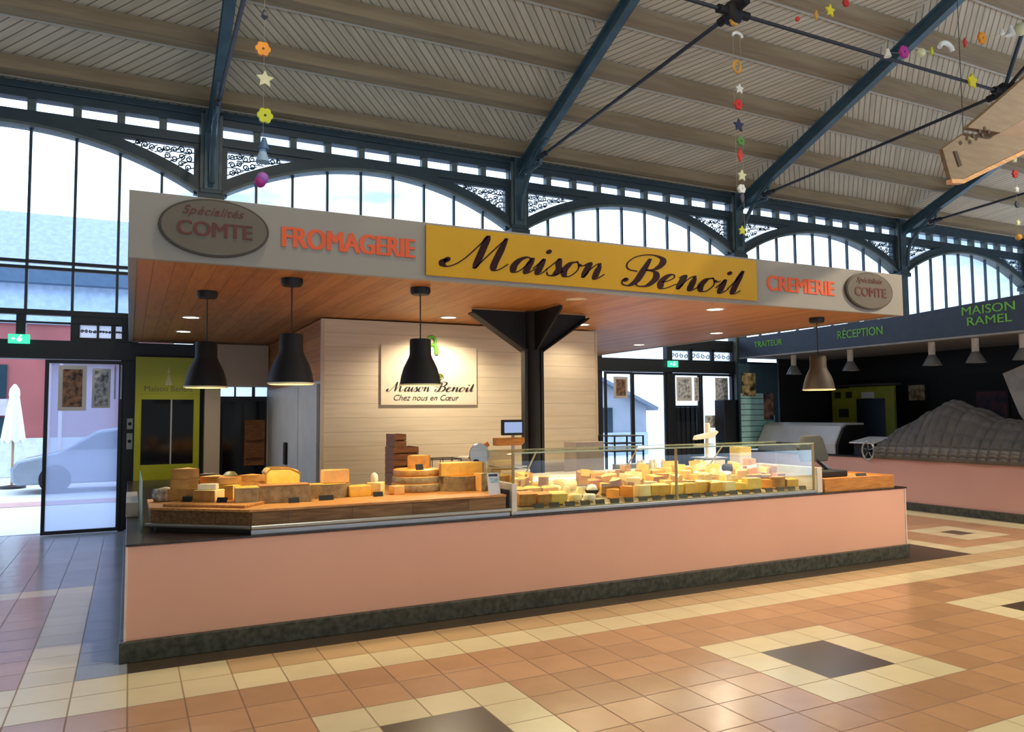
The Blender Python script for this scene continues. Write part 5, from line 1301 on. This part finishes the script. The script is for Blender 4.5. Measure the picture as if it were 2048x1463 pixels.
# ------------------------------------------------------------------ the neighbouring stall on the right
def build_neighbour():
    X = 11.94
    r = thing('neighbour_counter', 'dusty pink counter of the neighbouring stall with dark plinth', 'counter', (X + 0.4, 7.5, 0))
    mb = MB(); mb.box(X, 2.0, 0.13, X + 0.03, 12.75, 0.845); mb.box(X + 0.03, 12.72, 0.13, 13.0, 12.75, 0.845); mb.build('front_panel', M_PINK2, r)
    mb = MB(); mb.box(X - 0.03, 2.0, 0, X + 0.05, 12.75, 0.13); mb.build('plinth', M_PLINTH, r)
    mb = MB(); mb.box(X - 0.02, 2.0, 0.845, 13.0, 12.75, 0.87); mb.build('worktop', M_BLACKPL, r)
    c = thing('neighbour_canopy', 'dark slate fascia of the neighbouring stall with green lettering', 'canopy', (X + 1, 8, 2.8))
    mb = MB(); mb.prism([(-12.72, 2.875), (-2.0, 2.875), (-2.0, 3.52), (-6.0, 3.45), (-8.8, 3.325), (-12.72, 3.30)], lambda a, b, d: (X + d, -a, b), 0.06); mb.build('fascia', mat('slate_fascia', (46, 54, 66), 0.4, vary=0.15), c)
    mb = MB(); mb.box(X + 0.06, 2.0, 2.86, 14.3, 12.72, 2.90); mb.build('soffit', mat('grey_soffit', (118, 112, 104), 0.6), c)
    mb = MB(); mb.box(X - 0.02, 2.0, 2.845, X + 0.06, 12.72, 2.875); mb.build('lower_trim', mat('grey_trim_strip', (136, 134, 130), 0.5), c)
    M_GT = mat('green_lettering', (104, 172, 62), 0.5, vary=0.1, emit=(104, 172, 62), es=0.05)
    F = F_LEFT(X)
    for s, a0, a1, z0, z1 in (('TRAITEUR', -12.28, -11.50, 3.06, 3.18), ('RÉCEPTION', -10.12, -9.16, 3.045, 3.235), ('MAISON', -7.70, -6.88, 3.20, 3.335), ('RAMEL', -7.62, -6.93, 3.03, 3.16)):
        mb = MB(); put_text(mb, s, F, a0, z0, a1, z1, 0.01, 0.006); t = mb.build('lettering', M_GT, c); t['label'] = 'green letters reading ' + s
    # dark inner room
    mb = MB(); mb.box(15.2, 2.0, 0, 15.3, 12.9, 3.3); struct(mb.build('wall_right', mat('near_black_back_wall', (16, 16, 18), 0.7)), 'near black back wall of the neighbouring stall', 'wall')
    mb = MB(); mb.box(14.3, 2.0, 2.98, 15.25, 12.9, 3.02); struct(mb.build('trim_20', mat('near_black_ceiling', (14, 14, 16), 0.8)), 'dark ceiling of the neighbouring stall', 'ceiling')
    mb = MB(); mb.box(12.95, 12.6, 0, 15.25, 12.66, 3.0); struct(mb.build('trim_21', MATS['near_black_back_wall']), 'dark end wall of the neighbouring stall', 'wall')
    # lamps under its soffit
    L0 = None
    for y, lb in ((11.60, 'silver bell lamp under the neighbouring soffit, leftmost behind the bronze pendant'), (10.20, 'silver bell lamp under the neighbouring soffit right of the bronze pendant'), (8.53, 'silver bell lamp under the letters between reception and the two line name'),
                  (7.77, 'silver bell lamp under the left of the two line green name'), (7.02, 'silver bell lamp under the neighbouring soffit at the right picture edge')):
        if L0 is None:
            L0 = thing('bell_lamp', lb, 'lamp', (12.35, y, 2.86))
            mb = MB(); mb.lathe([(0.0, 0), (0.055, 0), (0.055, -0.24), (0.0, -0.24)], n=20); mb.build('stem', mat('pale_lamp_stem', (196, 188, 172), 0.5), L0, local=True, smooth=40)
            mb = MB(); mb.lathe([(0.06, -0.22), (0.075, -0.25), (0.11, -0.31), (0.155, -0.40), (0.15, -0.40), (0.10, -0.31), (0.0, -0.26)], n=28, caps=(False, False)); mb.build('bell_shade', mat('silver_lamp_shade', (132, 134, 136), 0.3, metal=0.6), L0, local=True, smooth=40)
            mb = MB(); mb.lathe([(0.0, -0.29), (0.04, -0.31), (0.05, -0.36), (0.0, -0.40)], n=16); mb.build('bulb', mat('unlit_bulb', (120, 120, 112), 0.2), L0, local=True, smooth=60)
        else: dup(L0, (12.35, y, 2.86), lb)
    # steel display case with slanted lid
    t = thing('deli_case', 'grey steel deli case with slanted lid on the neighbouring counter', 'display case', (12.4, 11.5, 0.87))
    mb = MB(); mb.prism([(12.02, 0.87), (12.02, 1.06), (12.22, 1.40), (12.36, 1.46), (12.85, 1.46), (12.85, 0.87)], lambda a, b, d: (a, 10.35 + d, b), 2.0); mb.build('lid', M_GREYST, t, bevel=0.01)
    mb = MB(); mb.prism([(12.05, 0.88), (12.05, 1.05), (12.23, 1.36), (12.36, 1.42), (12.82, 1.42), (12.82, 0.88)], lambda a, b, d: (a, 10.30 + d, b), 0.06); mb.build('dark_side', M_BLACKPL, t)
    # white tray and wheel stand
    t = thing('white_tray', 'white plastic tray on the neighbouring counter left of the quilted cover', 'tray', (12.25, 9.75, 1.06))
    mb = MB(); mb.prism([(12.0, 1.09), (12.0, 1.115), (12.55, 1.21), (12.55, 1.18)], lambda a, b, d: (a, 9.46 + d, b), 0.55); mb.build('tray_body', mat('white_plastic', (214, 216, 218), 0.4), t, bevel=0.01)
    mb = MB(); mb.box(12.1, 9.52, 0.87, 12.5, 9.98, 1.09); mb.build('dark_stand', M_BLACKPL, t)
    t = thing('hand_wheel', 'grey spoked wheel hanging on the neighbouring counter front', 'wheel', (X - 0.05, 9.50, 0.98))
    ring = lambda rr, yy: [(X - 0.06, yy + rr * math.sin(2 * math.pi * i / 28), 0.98 + 1.35 * rr * math.cos(2 * math.pi * i / 28)) for i in range(28)]
    mb = MB(); mb.tube(ring(0.12, 9.50), 0.020, 8, closed=True); mb.build('rim', M_STEEL, t, smooth=50)
    for i in range(5):
        a = i * 2 * math.pi / 5
        mb = MB(); mb.tube([(X - 0.06, 9.50, 0.98), (X - 0.06, 9.50 + 0.115 * math.sin(a), 0.98 + 0.155 * math.cos(a))], 0.006, 6); mb.build('spoke', M_STEEL, t)
    mb = MB(); mb.tube([(X - 0.09, 9.5, 0.98), (X + 0.04, 9.5, 0.98)], 0.022, 10); mb.build('hub', M_BLACKPL, t)
    # quilted cover
    ny, nx = 300, 90; vs, fs = [], []
    def top(y):
        pts = [(3.0, 1.38), (6.0, 1.42), (7.0, 1.45), (7.5, 1.50), (7.9, 1.66), (8.36, 1.80), (8.7, 1.64), (9.0, 1.45), (9.20, 1.37), (9.34, 1.22), (9.42, 1.0)]
        for (a, b), (c_, d) in zip(pts, pts[1:]):
            if a <= y <= c_:
                t_ = (y - a) / (c_ - a); t_ = t_ * t_ * (3 - 2 * t_); return b + (d - b) * t_
        return pts[-1][1]
    for j in range(ny + 1):
        y = 4.2 + (9.36 - 4.2) * j / ny; T = top(y)
        prof = [(11.90, 0.855), (11.90, 0.95), (11.93, 1.02), (12.10, 1.02 + (T - 1.02) * 0.45), (12.32, 1.02 + (T - 1.02) * 0.85), (12.55, T), (12.8, T - 0.05), (13.0, 0.95)]
        prof = catmull(prof, 14)[:nx + 9]
        m = len(prof)
        for i, (x, z) in enumerate(prof):
            s_ = i * 0.0155
            p = abs(math.sin(math.pi * y / 0.16)) * abs(math.sin(math.pi * s_ / 0.16))
            p = 0.05 * p ** 0.5
            w = 0.012 * math.sin(y * 7.0 + z * 3)
            vs.append((x - p * 0.8 + w, y, z + p * 0.6))
    for j in range(ny):
        for i in range(m - 1): fs.append((j * m + i, j * m + i + 1, (j + 1) * m + i + 1, (j + 1) * m + i))
    mb = MB(); mb.add(vs, fs); o = mb.build('quilted_cover', mat('grey_quilted_cloth', (104, 100, 98), 0.85, dark=(88, 86, 84), scale=3, bump=0.2), None, smooth=70, fix=False)
    sol = o.modifiers.new('cloth', 'SOLIDIFY'); sol.thickness = 0.015; sol.offset = 1
    tag(o, 'grey quilted cloth cover heaped over the neighbouring counter', 'cover')
    # green boards and pictures on the back wall
    t = thing('notice_board', 'small lime green board with dark squares on the neighbouring back wall', 'board', (14.6, 13.0, 1.3))
    mb = MB(); mb.box(14.42, 11.62 + 0.2, 1.35, 14.46, 12.45, 2.20)
    t.location = (14.44, 12.13, 1.35); ORG[t.name] = Vector(t.location); mb.build('panel', mat('dull_lime_board', (150, 156, 40), 0.6), t)
    for y0, z0, y1, z1 in ((12.20, 1.98, 12.36, 2.12), (11.90, 1.98, 12.06, 2.12), (12.0, 1.55, 12.26, 1.74)):
        mb = MB(); mb.box(14.41, y0, z0, 14.42, y1, z1); mb.build('dark_print', mat('dark_green_print', (46, 50, 26), 0.6), t)
    t = thing('kiosk_surround', 'lime green doorway surround with dark opening on the neighbouring back wall', 'surround', (14.5, 11.45, 0))
    mb = MB(); mb.box(14.46, 11.86, 0, 14.52, 12.01, 2.22); mb.build('left_jamb', MATS['dull_lime_board'], t)
    mb = MB(); mb.box(14.46, 10.88, 0, 14.52, 11.10, 2.22); mb.build('right_jamb', MATS['dull_lime_board'], t)
    mb = MB(); mb.box(14.46, 11.10, 1.96, 14.52, 11.86, 2.22); mb.build('head', MATS['dull_lime_board'], t)
    mb = MB(); mb.box(14.40, 10.8, 2.24, 14.6, 12.35, 2.28); mb.build('ledge', mat('dark_grey_ledge', (70, 68, 66), 0.6), t)
    mb = MB(); mb.box(14.45, 11.36, 1.97, 14.458, 11.68, 2.10); mb.build('white_label', M_PAPER, t)
    mb = MB(); mb.box(14.50, 11.10, 0, 14.53, 11.86, 1.96); mb.build('dark_pane', mat('dark_navy_pane', (30, 36, 58), 0.3), t)
    FP = lambda y: (lambda a, b, d: (y - d, -a, b))
    picture('poster', 'cream and dark picture poster on the neighbouring back wall', FP(15.19), -11.12, 1.85, -10.62, 2.30, mat('black_poster', (22, 20, 20), 0.6), M_PAPERC, 0.06)
    picture('poster', 'dark colourful picture near the right edge above the quilted cover', FP(15.19), -9.60, 1.35, -8.95, 2.08, MATS['black_poster'], mat('dim_red_blue_print', (92, 40, 46), 0.6, dark=(30, 32, 52), scale=5, detail=1), 0.03)
    mb = MB()
    F = lambda a, b, d: (13.2 + d, -a, b)
    mb.prism([(-7.86, 2.30), (-7.2, 2.55), (-7.0, 1.30), (-7.45, 1.36), (-7.62, 1.62), (-7.74, 1.95)], F, 0.03)
    tag(mb.build('hanging_cloth', mat('pale_grey_cloth', (176, 172, 164), 0.8, bump=0.2)), 'pale grey cloth hanging at the right edge of the neighbouring stall', 'cloth')
    # teal menu board
    t = thing('menu_board', 'teal striped menu board at the left end of the neighbouring stall', 'board', (12.1, 12.45, 1.1))
    mb = MB(); mb.box(11.62, 12.42, 0.9, 12.72, 12.46, 2.72); mb.build('backing', mat('dark_teal_board', (38, 66, 82), 0.6), t)
    teal = mat('pale_teal_strip', (136, 186, 190), 0.6)
    for i in range(10):
        z = 0.92 + i * 0.118
        mb = MB(); mb.box(11.64, 12.408, z, 12.60 if i < 6 else 12.52, 12.42, z + 0.104); mb.build('strip', teal, t)
    mb = MB(); mb.box(11.68, 12.40, 2.02, 12.06, 12.412, 2.52); p = mb.build('dark_picture', mat('dark_cook_print', (40, 34, 34), 0.6, dark=(196, 176, 120), scale=7, detail=1), t)
    mb = MB(); mb.box(12.28, 12.40, 1.52, 12.56, 12.412, 2.10); mb.build('dark_photo', mat('dark_portrait_print', (34, 30, 40), 0.6, dark=(150, 116, 100), scale=6, detail=1), t)
build_neighbour()

# ------------------------------------------------------------------ hanging things
def star(mb, c, r, n=5, inner=0.5, t=0.02, mi=0):
    pts = []
    for i in range(2 * n):
        q = r if i % 2 == 0 else r * inner
        a = math.pi / 2 + i * math.pi / n
        pts.append((c[0] + q * math.cos(a), c[2] + q * math.sin(a)))
    mb.xz(pts, c[1] - t / 2, c[1] + t / 2, mi)
COLR = {'orange': (226, 142, 30), 'cream': (206, 204, 160), 'lime': (196, 200, 40), 'blue': (70, 104, 140), 'paleblue': (150, 182, 206), 'magenta': (176, 40, 130), 'red': (200, 48, 40), 'green': (86, 138, 66),
        'grey': (70, 72, 80), 'gold': (198, 146, 52), 'white': (222, 222, 210), 'navy': (34, 44, 76), 'yellow': (224, 204, 40), 'violet': (160, 100, 180)}
def cm(c): return mat(c + '_paper_ornament', COLR[c], 0.6, vary=0.1)
def ornament(kind, c, p, r, parent, words):
    mb = MB(); p = Vector(p)
    if kind == 'flower':
        for i in range(6):
            a = i * math.pi / 3
            mb.xz([(p.x + r * 0.55 * math.cos(a) + r * 0.4 * math.cos(b * 0.7), p.z + r * 0.55 * math.sin(a) + r * 0.4 * math.sin(b * 0.7)) for b in range(9)], p.y - 0.012 - 0.001 * i, p.y + 0.012 + 0.001 * i)
    elif kind == 'star': star(mb, p, r)
    elif kind == 'ring': mb.tube([p + Vector((r * 0.7 * math.cos(i * 0.5236), 0, r * 0.9 * math.sin(i * 0.5236))) for i in range(12)], r * 0.22, 8, closed=True)
    elif kind == 'ball': mb.lathe([(0.0, -r)] + [(r * math.cos(t), r * math.sin(t)) for t in (-1.2, -0.8, -0.4, 0, 0.4, 0.8, 1.2)] + [(0.0, r)], p, 16)
    elif kind == 'bell': mb.lathe([(0.0, r), (r * 0.3, r * 0.9), (r * 0.5, 0.2 * r), (r * 0.9, -r), (0.0, -r * 0.9)], p, 14)
    elif kind == 'diamond': mb.xz([(p.x, p.z + r), (p.x + r * 0.45, p.z), (p.x, p.z - r), (p.x - r * 0.45, p.z)], p.y - 0.01, p.y + 0.01)
    elif kind == 'arch': mb.tube([p + Vector((r * 1.3 * math.cos(a), 0, r * 0.9 * math.sin(a))) for a in (0.1, 0.6, 1.1, 1.57, 2.0, 2.5, 3.04)], r * 0.3, 8)
    elif kind == 'bird':
        mb.lathe([(0.0, -r * 0.7), (r * 0.5, -r * 0.2), (r * 0.35, r * 0.4), (0.0, r * 0.6)], p, 12); mb.lathe([(0.0, 0.3 * r), (r * 0.28, r * 0.6), (0.0, r)], p, 10)
    o = mb.build('ornament', cm(c), parent, smooth=40)
    o['label'] = words
    return o
def garland(label, loc, strings, items):
    r = thing('garland', label, 'garland', loc)
    for s in strings:
        mb = MB(); mb.tube(s, 0.002, 5); mb.build('string', mat('pale_string', (150, 146, 120), 0.7), r)
    for kind, c, p, rr in items: ornament(kind, c, p, rr, r, '%s %s ornament' % ({'paleblue': 'pale blue'}.get(c, c), kind))
    return r
yz = 7.0; GS = 1.07
garland('hanging garland of paper ornaments in front of the first iron column', (1.02 * GS, yz * GS, 3.9), [[(1.02 * GS, yz * GS, 8.95), (1.02 * GS, yz * GS, 3.93)]],
        [(k_, c_, (p_[0] * GS, p_[1] * GS, 1.684 + (p_[2] - 1.684) * GS), r_ * GS) for k_, c_, p_, r_ in
        [('bird', 'grey', (1.02, yz, 5.30), 0.065), ('flower', 'orange', (1.01, yz, 4.985), 0.072), ('star', 'cream', (1.03, yz, 4.71), 0.08), ('flower', 'lime', (1.035, yz, 4.375), 0.075),
         ('bell', 'blue', (1.03, yz, 4.12), 0.055), ('bell', 'paleblue', (1.02, yz, 4.02), 0.07), ('ball', 'violet', (1.02, yz, 3.80), 0.055), ('ball', 'magenta', (1.0, yz, 3.765), 0.05)]])
zv = lambda v: 6.497 - (v - 45) * 0.0063
X2 = 6.59
garland('long hanging bead garland below the top centre rod joint', (X2, 6.95, 3.8), [[(X2 - 0.045, 6.95, 6.45), (X2 - 0.045, 6.95, zv(385))], [(X2 + 0.07, 6.95, 6.45), (X2 + 0.06, 6.95, zv(470))]],
        [('flower', 'gold', (X2 - 0.02, 6.95, zv(44)), 0.075), ('arch', 'white', (X2 + 0.03, 6.95, zv(76)), 0.06), ('ring', 'gold', (X2 + 0.01, 6.95, zv(137)), 0.08), ('star', 'white', (X2 + 0.04, 6.95, zv(180)), 0.065),
         ('flower', 'red', (X2 + 0.01, 6.95, zv(212)), 0.07), ('star', 'navy', (X2 + 0.01, 6.95, zv(253)), 0.085), ('flower', 'green', (X2 + 0.035, 6.95, zv(284)), 0.06), ('diamond', 'red', (X2 + 0.02, 6.95, zv(312)), 0.085),
         ('star', 'cream', (X2 + 0.04, 6.95, zv(352)), 0.075), ('flower', 'white', (X2 + 0.03, 6.95, zv(378)), 0.06), ('diamond', 'grey', (X2 + 0.035, 6.95, zv(395)), 0.07), ('star', 'lime', (X2 + 0.02, 6.95, zv(460)), 0.06)])
garland('bright paper garland crossing the roof at the upper right', (9.6, 6.0, 6.4), [catmull([(7.95, 6.0, 5.98), (8.7, 6.0, 6.12), (9.6, 6.0, 6.44), (10.4, 6.0, 6.75), (11.6, 6.0, 7.2)], 6)],
        [('bell', 'white', (8.10, 6.0, 6.0), 0.05), ('flower', 'magenta', (8.40, 6.0, 6.07), 0.085), ('ball', 'cream', (8.72, 6.0, 6.13), 0.055), ('diamond', 'lime', (8.93, 6.0, 6.19), 0.06), ('arch', 'white', (9.22, 6.0, 6.27), 0.10),
         ('diamond', 'red', (9.61, 6.0, 6.45), 0.065), ('flower', 'orange', (9.98, 6.0, 6.59), 0.09), ('bird', 'white', (10.42, 6.0, 6.76), 0.07), ('bell', 'white', (10.62, 6.0, 6.84), 0.07), ('ball', 'cream', (10.86, 6.0, 6.91), 0.09)])
garland('faint short garland running up out of the picture right of the top joint', (7.6, 6.5, 6.6), [[(7.0, 6.5, 6.38), (7.48, 6.5, 6.565), (8.3, 6.5, 6.98)]],
        [('ball', 'red', (7.16, 6.5, 6.44), 0.03), ('diamond', 'gold', (7.48, 6.5, 6.565), 0.07), ('star', 'yellow', (7.73, 6.5, 6.68), 0.085), ('flower', 'red', (8.02, 6.5, 6.85), 0.055)])
garland('hanging garland at the right picture edge below the wooden board', (12.33, 7.0, 4.2), [[(12.33, 7.0, 6.4), (12.33, 7.0, 4.3)]],
        [('flower', 'cream', (12.32, 7.0, 5.605), 0.06), ('flower', 'red', (12.325, 7.0, 5.37), 0.07), ('star', 'white', (12.35, 7.0, 5.13), 0.06), ('flower', 'grey', (12.345, 7.0, 4.89), 0.06), ('star', 'cream', (12.34, 7.0, 4.60), 0.06), ('ball', 'gold', (12.335, 7.0, 4.37), 0.05)])
mb = MB(); star(mb, (11.23, 6.93, 6.62), 0.12, 5, 0.6, 0.03); tag(mb.build('paper_star', cm('yellow')), 'bright yellow paper star hung on the bracing rod', 'ornament')

def hanging_board():
    r = thing('hanging_board', 'honey wooden board frame with drilled holes hanging at the upper right', 'decoration', (7.6, 4.6, 3.86))
    Fy = lambda y, k=0.0: (lambda a, b, d: (a, y + d + k * (a - 7.0), b))
    wood = mat('light_plywood', (112, 90, 60), 0.65, dark=(98, 76, 48), scale=3, stretch=(1, 8, 8))
    mb = MB(); mb.prism([(6.795, 4.143), (6.90, 3.865), (7.075, 3.885), (8.5, 4.50), (8.5, 4.56), (7.55, 4.372), (7.145, 4.353)], Fy(4.5), 0.04); mb.build('lower_panel', wood, r, bevel=0.004)
    mb = MB(); mb.prism([(6.90, 3.865), (7.075, 3.885), (8.5, 4.50), (8.5, 4.46), (7.08, 3.845), (6.905, 3.825)], Fy(4.49), 0.06); mb.build('edge_strip', M_WOODT, r)
    mb = MB(); mb.prism([(7.08, 4.367), (7.145, 4.42), (7.309, 4.53), (8.5, 5.36), (8.5, 4.86), (7.60, 4.40)], Fy(4.43), 0.06); mb.build('upper_plank', wood, r, bevel=0.004)
    mb = MB(); mb.prism([(7.35, 4.35), (8.5, 4.90), (8.5, 4.52), (7.6, 4.36)], Fy(4.62), 0.03); mb.build('back_panel', mat('brown_plywood', (120, 84, 52), 0.6), r)
    dk = mat('dark_hole', (60, 44, 28), 0.8)
    for i, (x, z) in enumerate(((7.16, 4.30), (7.26, 4.36), (7.34, 4.40), (7.30, 4.33), (7.40, 4.38))):
        mb = MB(); mb.prism([(x + 0.022 * math.cos(k * 0.7854), z + 0.022 * math.sin(k * 0.7854)) for k in range(8)], Fy(4.425), 0.01); mb.build('drilled_hole', dk, r)
    mb = MB(); mb.prism([(6.95, 4.14), (7.0, 4.15), (7.07, 4.02), (7.02, 4.0)], Fy(4.492), 0.01); mb.build('slot', dk, r)
    for x, z in ((7.15, 4.36), (8.3, 5.2)):
        mb = MB(); mb.tube([(x, 4.52, z), (x, 4.52, 9.9)], 0.004, 6); mb.build('wire', M_ROD, r)
hanging_board()

# ------------------------------------------------------------------ outside
mb = MB(); mb.box(11.30, 12.55, 0, 11.88, 12.85, 1.95); tag(mb.build('cupboard', M_BLACKFR, bevel=0.01), 'tall black cupboard before the glass left of the teal menu board', 'cupboard')
def build_outside():
    mb = MB(); mb.box(-60, 13.12, -0.06, 80, 90, -0.01); struct(mb.build('pavement', mat('pale_pavement', (216, 214, 212), 0.8, vary=0.06, scale=0.6)), 'pale pavement outside the hall', 'ground')
    mb = MB(); mb.box(-40, 17.3, -0.05, 60, 18.2, 0.0); struct(mb.build('kerb_strip', mat('reddish_paving', (192, 150, 142), 0.8)), 'reddish paving strip across the pavement', 'ground')
    mb = MB(); mb.box(-12, WY + 0.12, -0.05, 30, 13.12, 0.0); struct(mb.build('door_sill', mat('grey_sill', (120, 124, 128), 0.5)), 'grey sill along the entrance', 'floor')
    b = thing('town_building', 'town building with red shopfront and slate blue roof across the street at left', 'building', (-5, 30, 0))
    x0, x1, Y = -16.0, 1.2, 26.0
    mb = MB(); mb.box(x0, Y, 0, x1, 34, 4.4); mb.build('red_shopfront', mat('red_shopfront_paint', (158, 84, 82), 0.6, vary=0.1, scale=1), b)
    mb = MB(); mb.box(x0, Y - 0.1, 4.4, x1, 34, 5.55); mb.build('upper_wall', mat('pale_blue_render', (176, 196, 222), 0.8), b)
    mb = MB(); mb.box(x0 - 0.3, Y - 0.5, 5.55, x1 + 0.3, 34.3, 6.0); mb.build('eave', mat('slate_blue_eave', (70, 96, 122), 0.6), b)
    mb = MB(); mb.yz([(Y - 0.5, 6.0), (34.3, 6.0), (32.5, 8.0), (Y + 1.5, 8.0)], x0 - 0.3, x1 + 0.3); mb.build('roof', mat('lavender_slate_roof', (150, 160, 196), 0.7), b)
    dkw = mat('dark_shop_window', (38, 58, 68), 0.2)
    for xa, xb, za, zb in ((-6.2, -3.15, 2.25, 3.2), (-6.2, -3.15, 0.5, 1.7)):
        mb = MB(); mb.box(xa, Y - 0.06, za, xb, Y, zb); mb.build('shop_window', dkw, b)
    mb = MB(); mb.box(-6.3, Y - 0.14, 1.75, -3.1, Y, 2.22); mb.build('lilac_sign_band', mat('lilac_band', (190, 182, 214), 0.6), b)
    for x in (-2.15, -1.85):
        mb = MB(); mb.box(x, Y - 0.12, 0.3, x + 0.09, Y, 3.9); mb.build('pale_pilaster', mat('pale_pink_pilaster', (226, 190, 180), 0.7), b)
    mb = MB(); mb.box(x0, Y - 0.08, 0, x1, Y, 1.1); mb.build('plinth', mat('pale_plinth', (204, 208, 204), 0.8), b)
    mb = MB(); mb.box(-1.5, Y - 0.05, 3.0, -0.6, Y, 3.9); mb.build('brown_window', M_WOODK, b)
    # parasol
    p = thing('parasol', 'closed white parasol standing outside the left entrance', 'parasol', (-2.5, 22, 0))
    mb = MB(); prof = [(0.0, 2.50), (0.03, 2.49), (0.10, 2.38), (0.115, 2.25), (0.105, 2.18), (0.15, 1.85), (0.20, 1.45), (0.235, 1.12), (0.20, 1.10), (0.0, 1.3)]
    n = 40; vs = []; fs = []
    for (r_, z) in prof:
        for j in range(n):
            a = 2 * math.pi * j / n; q = r_ * (1 + 0.10 * math.cos(8 * a) * min(1, (2.5 - z)))
            vs.append((-2.5 + q * math.cos(a), 22 + q * math.sin(a), z + (0.05 * math.cos(8 * a) if z < 1.13 else 0)))
    for i in range(len(prof) - 1):
        for j in range(n): fs.append((i * n + j, i * n + (j + 1) % n, (i + 1) * n + (j + 1) % n, (i + 1) * n + j))
    mb.add(vs, fs); mb.build('cloth', mat('white_canvas', (240, 244, 244), 0.8, vary=0.03), p, smooth=60)
    mb = MB(); mb.tube([(-2.5, 22, 0), (-2.5, 22, 1.4)], 0.03, 10); mb.build('pole', mat('tan_pole', (176, 140, 110), 0.6), p, smooth=50)
    mb = MB(); mb.lathe([(0.0, 0.0), (0.3, 0.0), (0.3, 0.05), (0.06, 0.08), (0.0, 0.08)], (-2.5, 22, -0.01), 20); mb.build('base', M_ROD, p, smooth=40)
    # car
    c = thing('car', 'grey car parked outside behind the hazy sliding door', 'car', (-0.2, 20.6, 0))
    paint = mat('grey_car_paint', (150, 160, 172), 0.25, metal=0.3, vary=0.05)
    side = [(-2.18, 0.28), (-2.2, 0.55), (-2.08, 0.74), (-1.25, 0.92), (-0.55, 1.38), (0.2, 1.48), (1.1, 1.42), (1.65, 0.98), (1.95, 0.92), (2.0, 0.35), (1.9, 0.22), (-2.05, 0.2)]
    mb = MB(); mb.xz([(x - 0.1, z) for x, z in side], 19.85, 21.45); mb.build('body', paint, c, bevel=0.06)
    mb = MB(); mb.xz([(-1.22, 0.95), (-0.62, 1.32), (0.08, 1.40), (0.95, 1.34), (1.35, 0.98)], 19.84, 21.46); mb.build('windows', dkw, c)
    for x in (-1.45, 1.3):
        for y in (19.86, 21.30):
            mb = MB(); mb.lathe([(0.0, 0), (0.31, 0), (0.32, 0.03), (0.32, 0.13), (0.31, 0.16), (0, 0.16)], n=24); mb.v = [Vector((x + v.x, y - 0.02 + v.z, 0.32 + v.y)) for v in mb.v]; mb.build('wheel', M_BLACKPL, c, smooth=40)
    mb = MB(); mb.box(-2.24, 20.0, 0.58, -2.05, 20.35, 0.70); mb.build('headlight', mat('headlight_glass', (220, 226, 232), 0.1), c, bevel=0.03)
    mb = MB(); mb.box(-2.31, 20.3, 0.30, -2.2, 21.0, 0.52); mb.build('grille', M_BLACKPL, c)
    # gabled building on the right
    g = thing('gabled_building', 'grey gabled building seen through the glass doors right of the stall', 'building', (14, 32, 0))
    mb = MB(); mb.xz([(5.0, 0), (19.2, 0), (19.2, 2.0), (13.0, 4.75), (12.1, 5.1), (5.0, 2.0)], 26.0, 40.0); mb.build('gable_wall', mat('grey_render_wall', (150, 154, 164), 0.8, vary=0.1, scale=1), g)
    for s in ((19.6, 1.85, 12.1, 5.15), (4.6, 1.85, 12.1, 5.15)):
        mb = MB(); mb.bar((s[0], 33, s[1]), (s[2], 33, s[3]), 14.6, 0.14, up=(0, 0, 1)); mb.build('roof_slope', mat('blue_slate_roof', (112, 122, 136), 0.7), g)
    for x0_, x1_, z0_, z1_, m in ((13.6, 14.2, 0.6, 2.6, mat('pinkish_poster_wall', (206, 176, 190), 0.7)), (15.6, 16.3, 1.2, 2.0, mat('pink_grey_window', (150, 110, 122), 0.5)), (17.0, 17.5, 0.4, 1.9, dkw)):
        mb = MB(); mb.box(x0_, 25.94, z0_, x1_, 26.0, z1_); mb.build('window', m, g)
    mb = MB(); mb.box(11.0, 25.9, 0, 19.2, 26.0, 0.9); mb.build('pale_base', mat('pale_blue_grey_base', (176, 190, 206), 0.7), g)
build_outside()
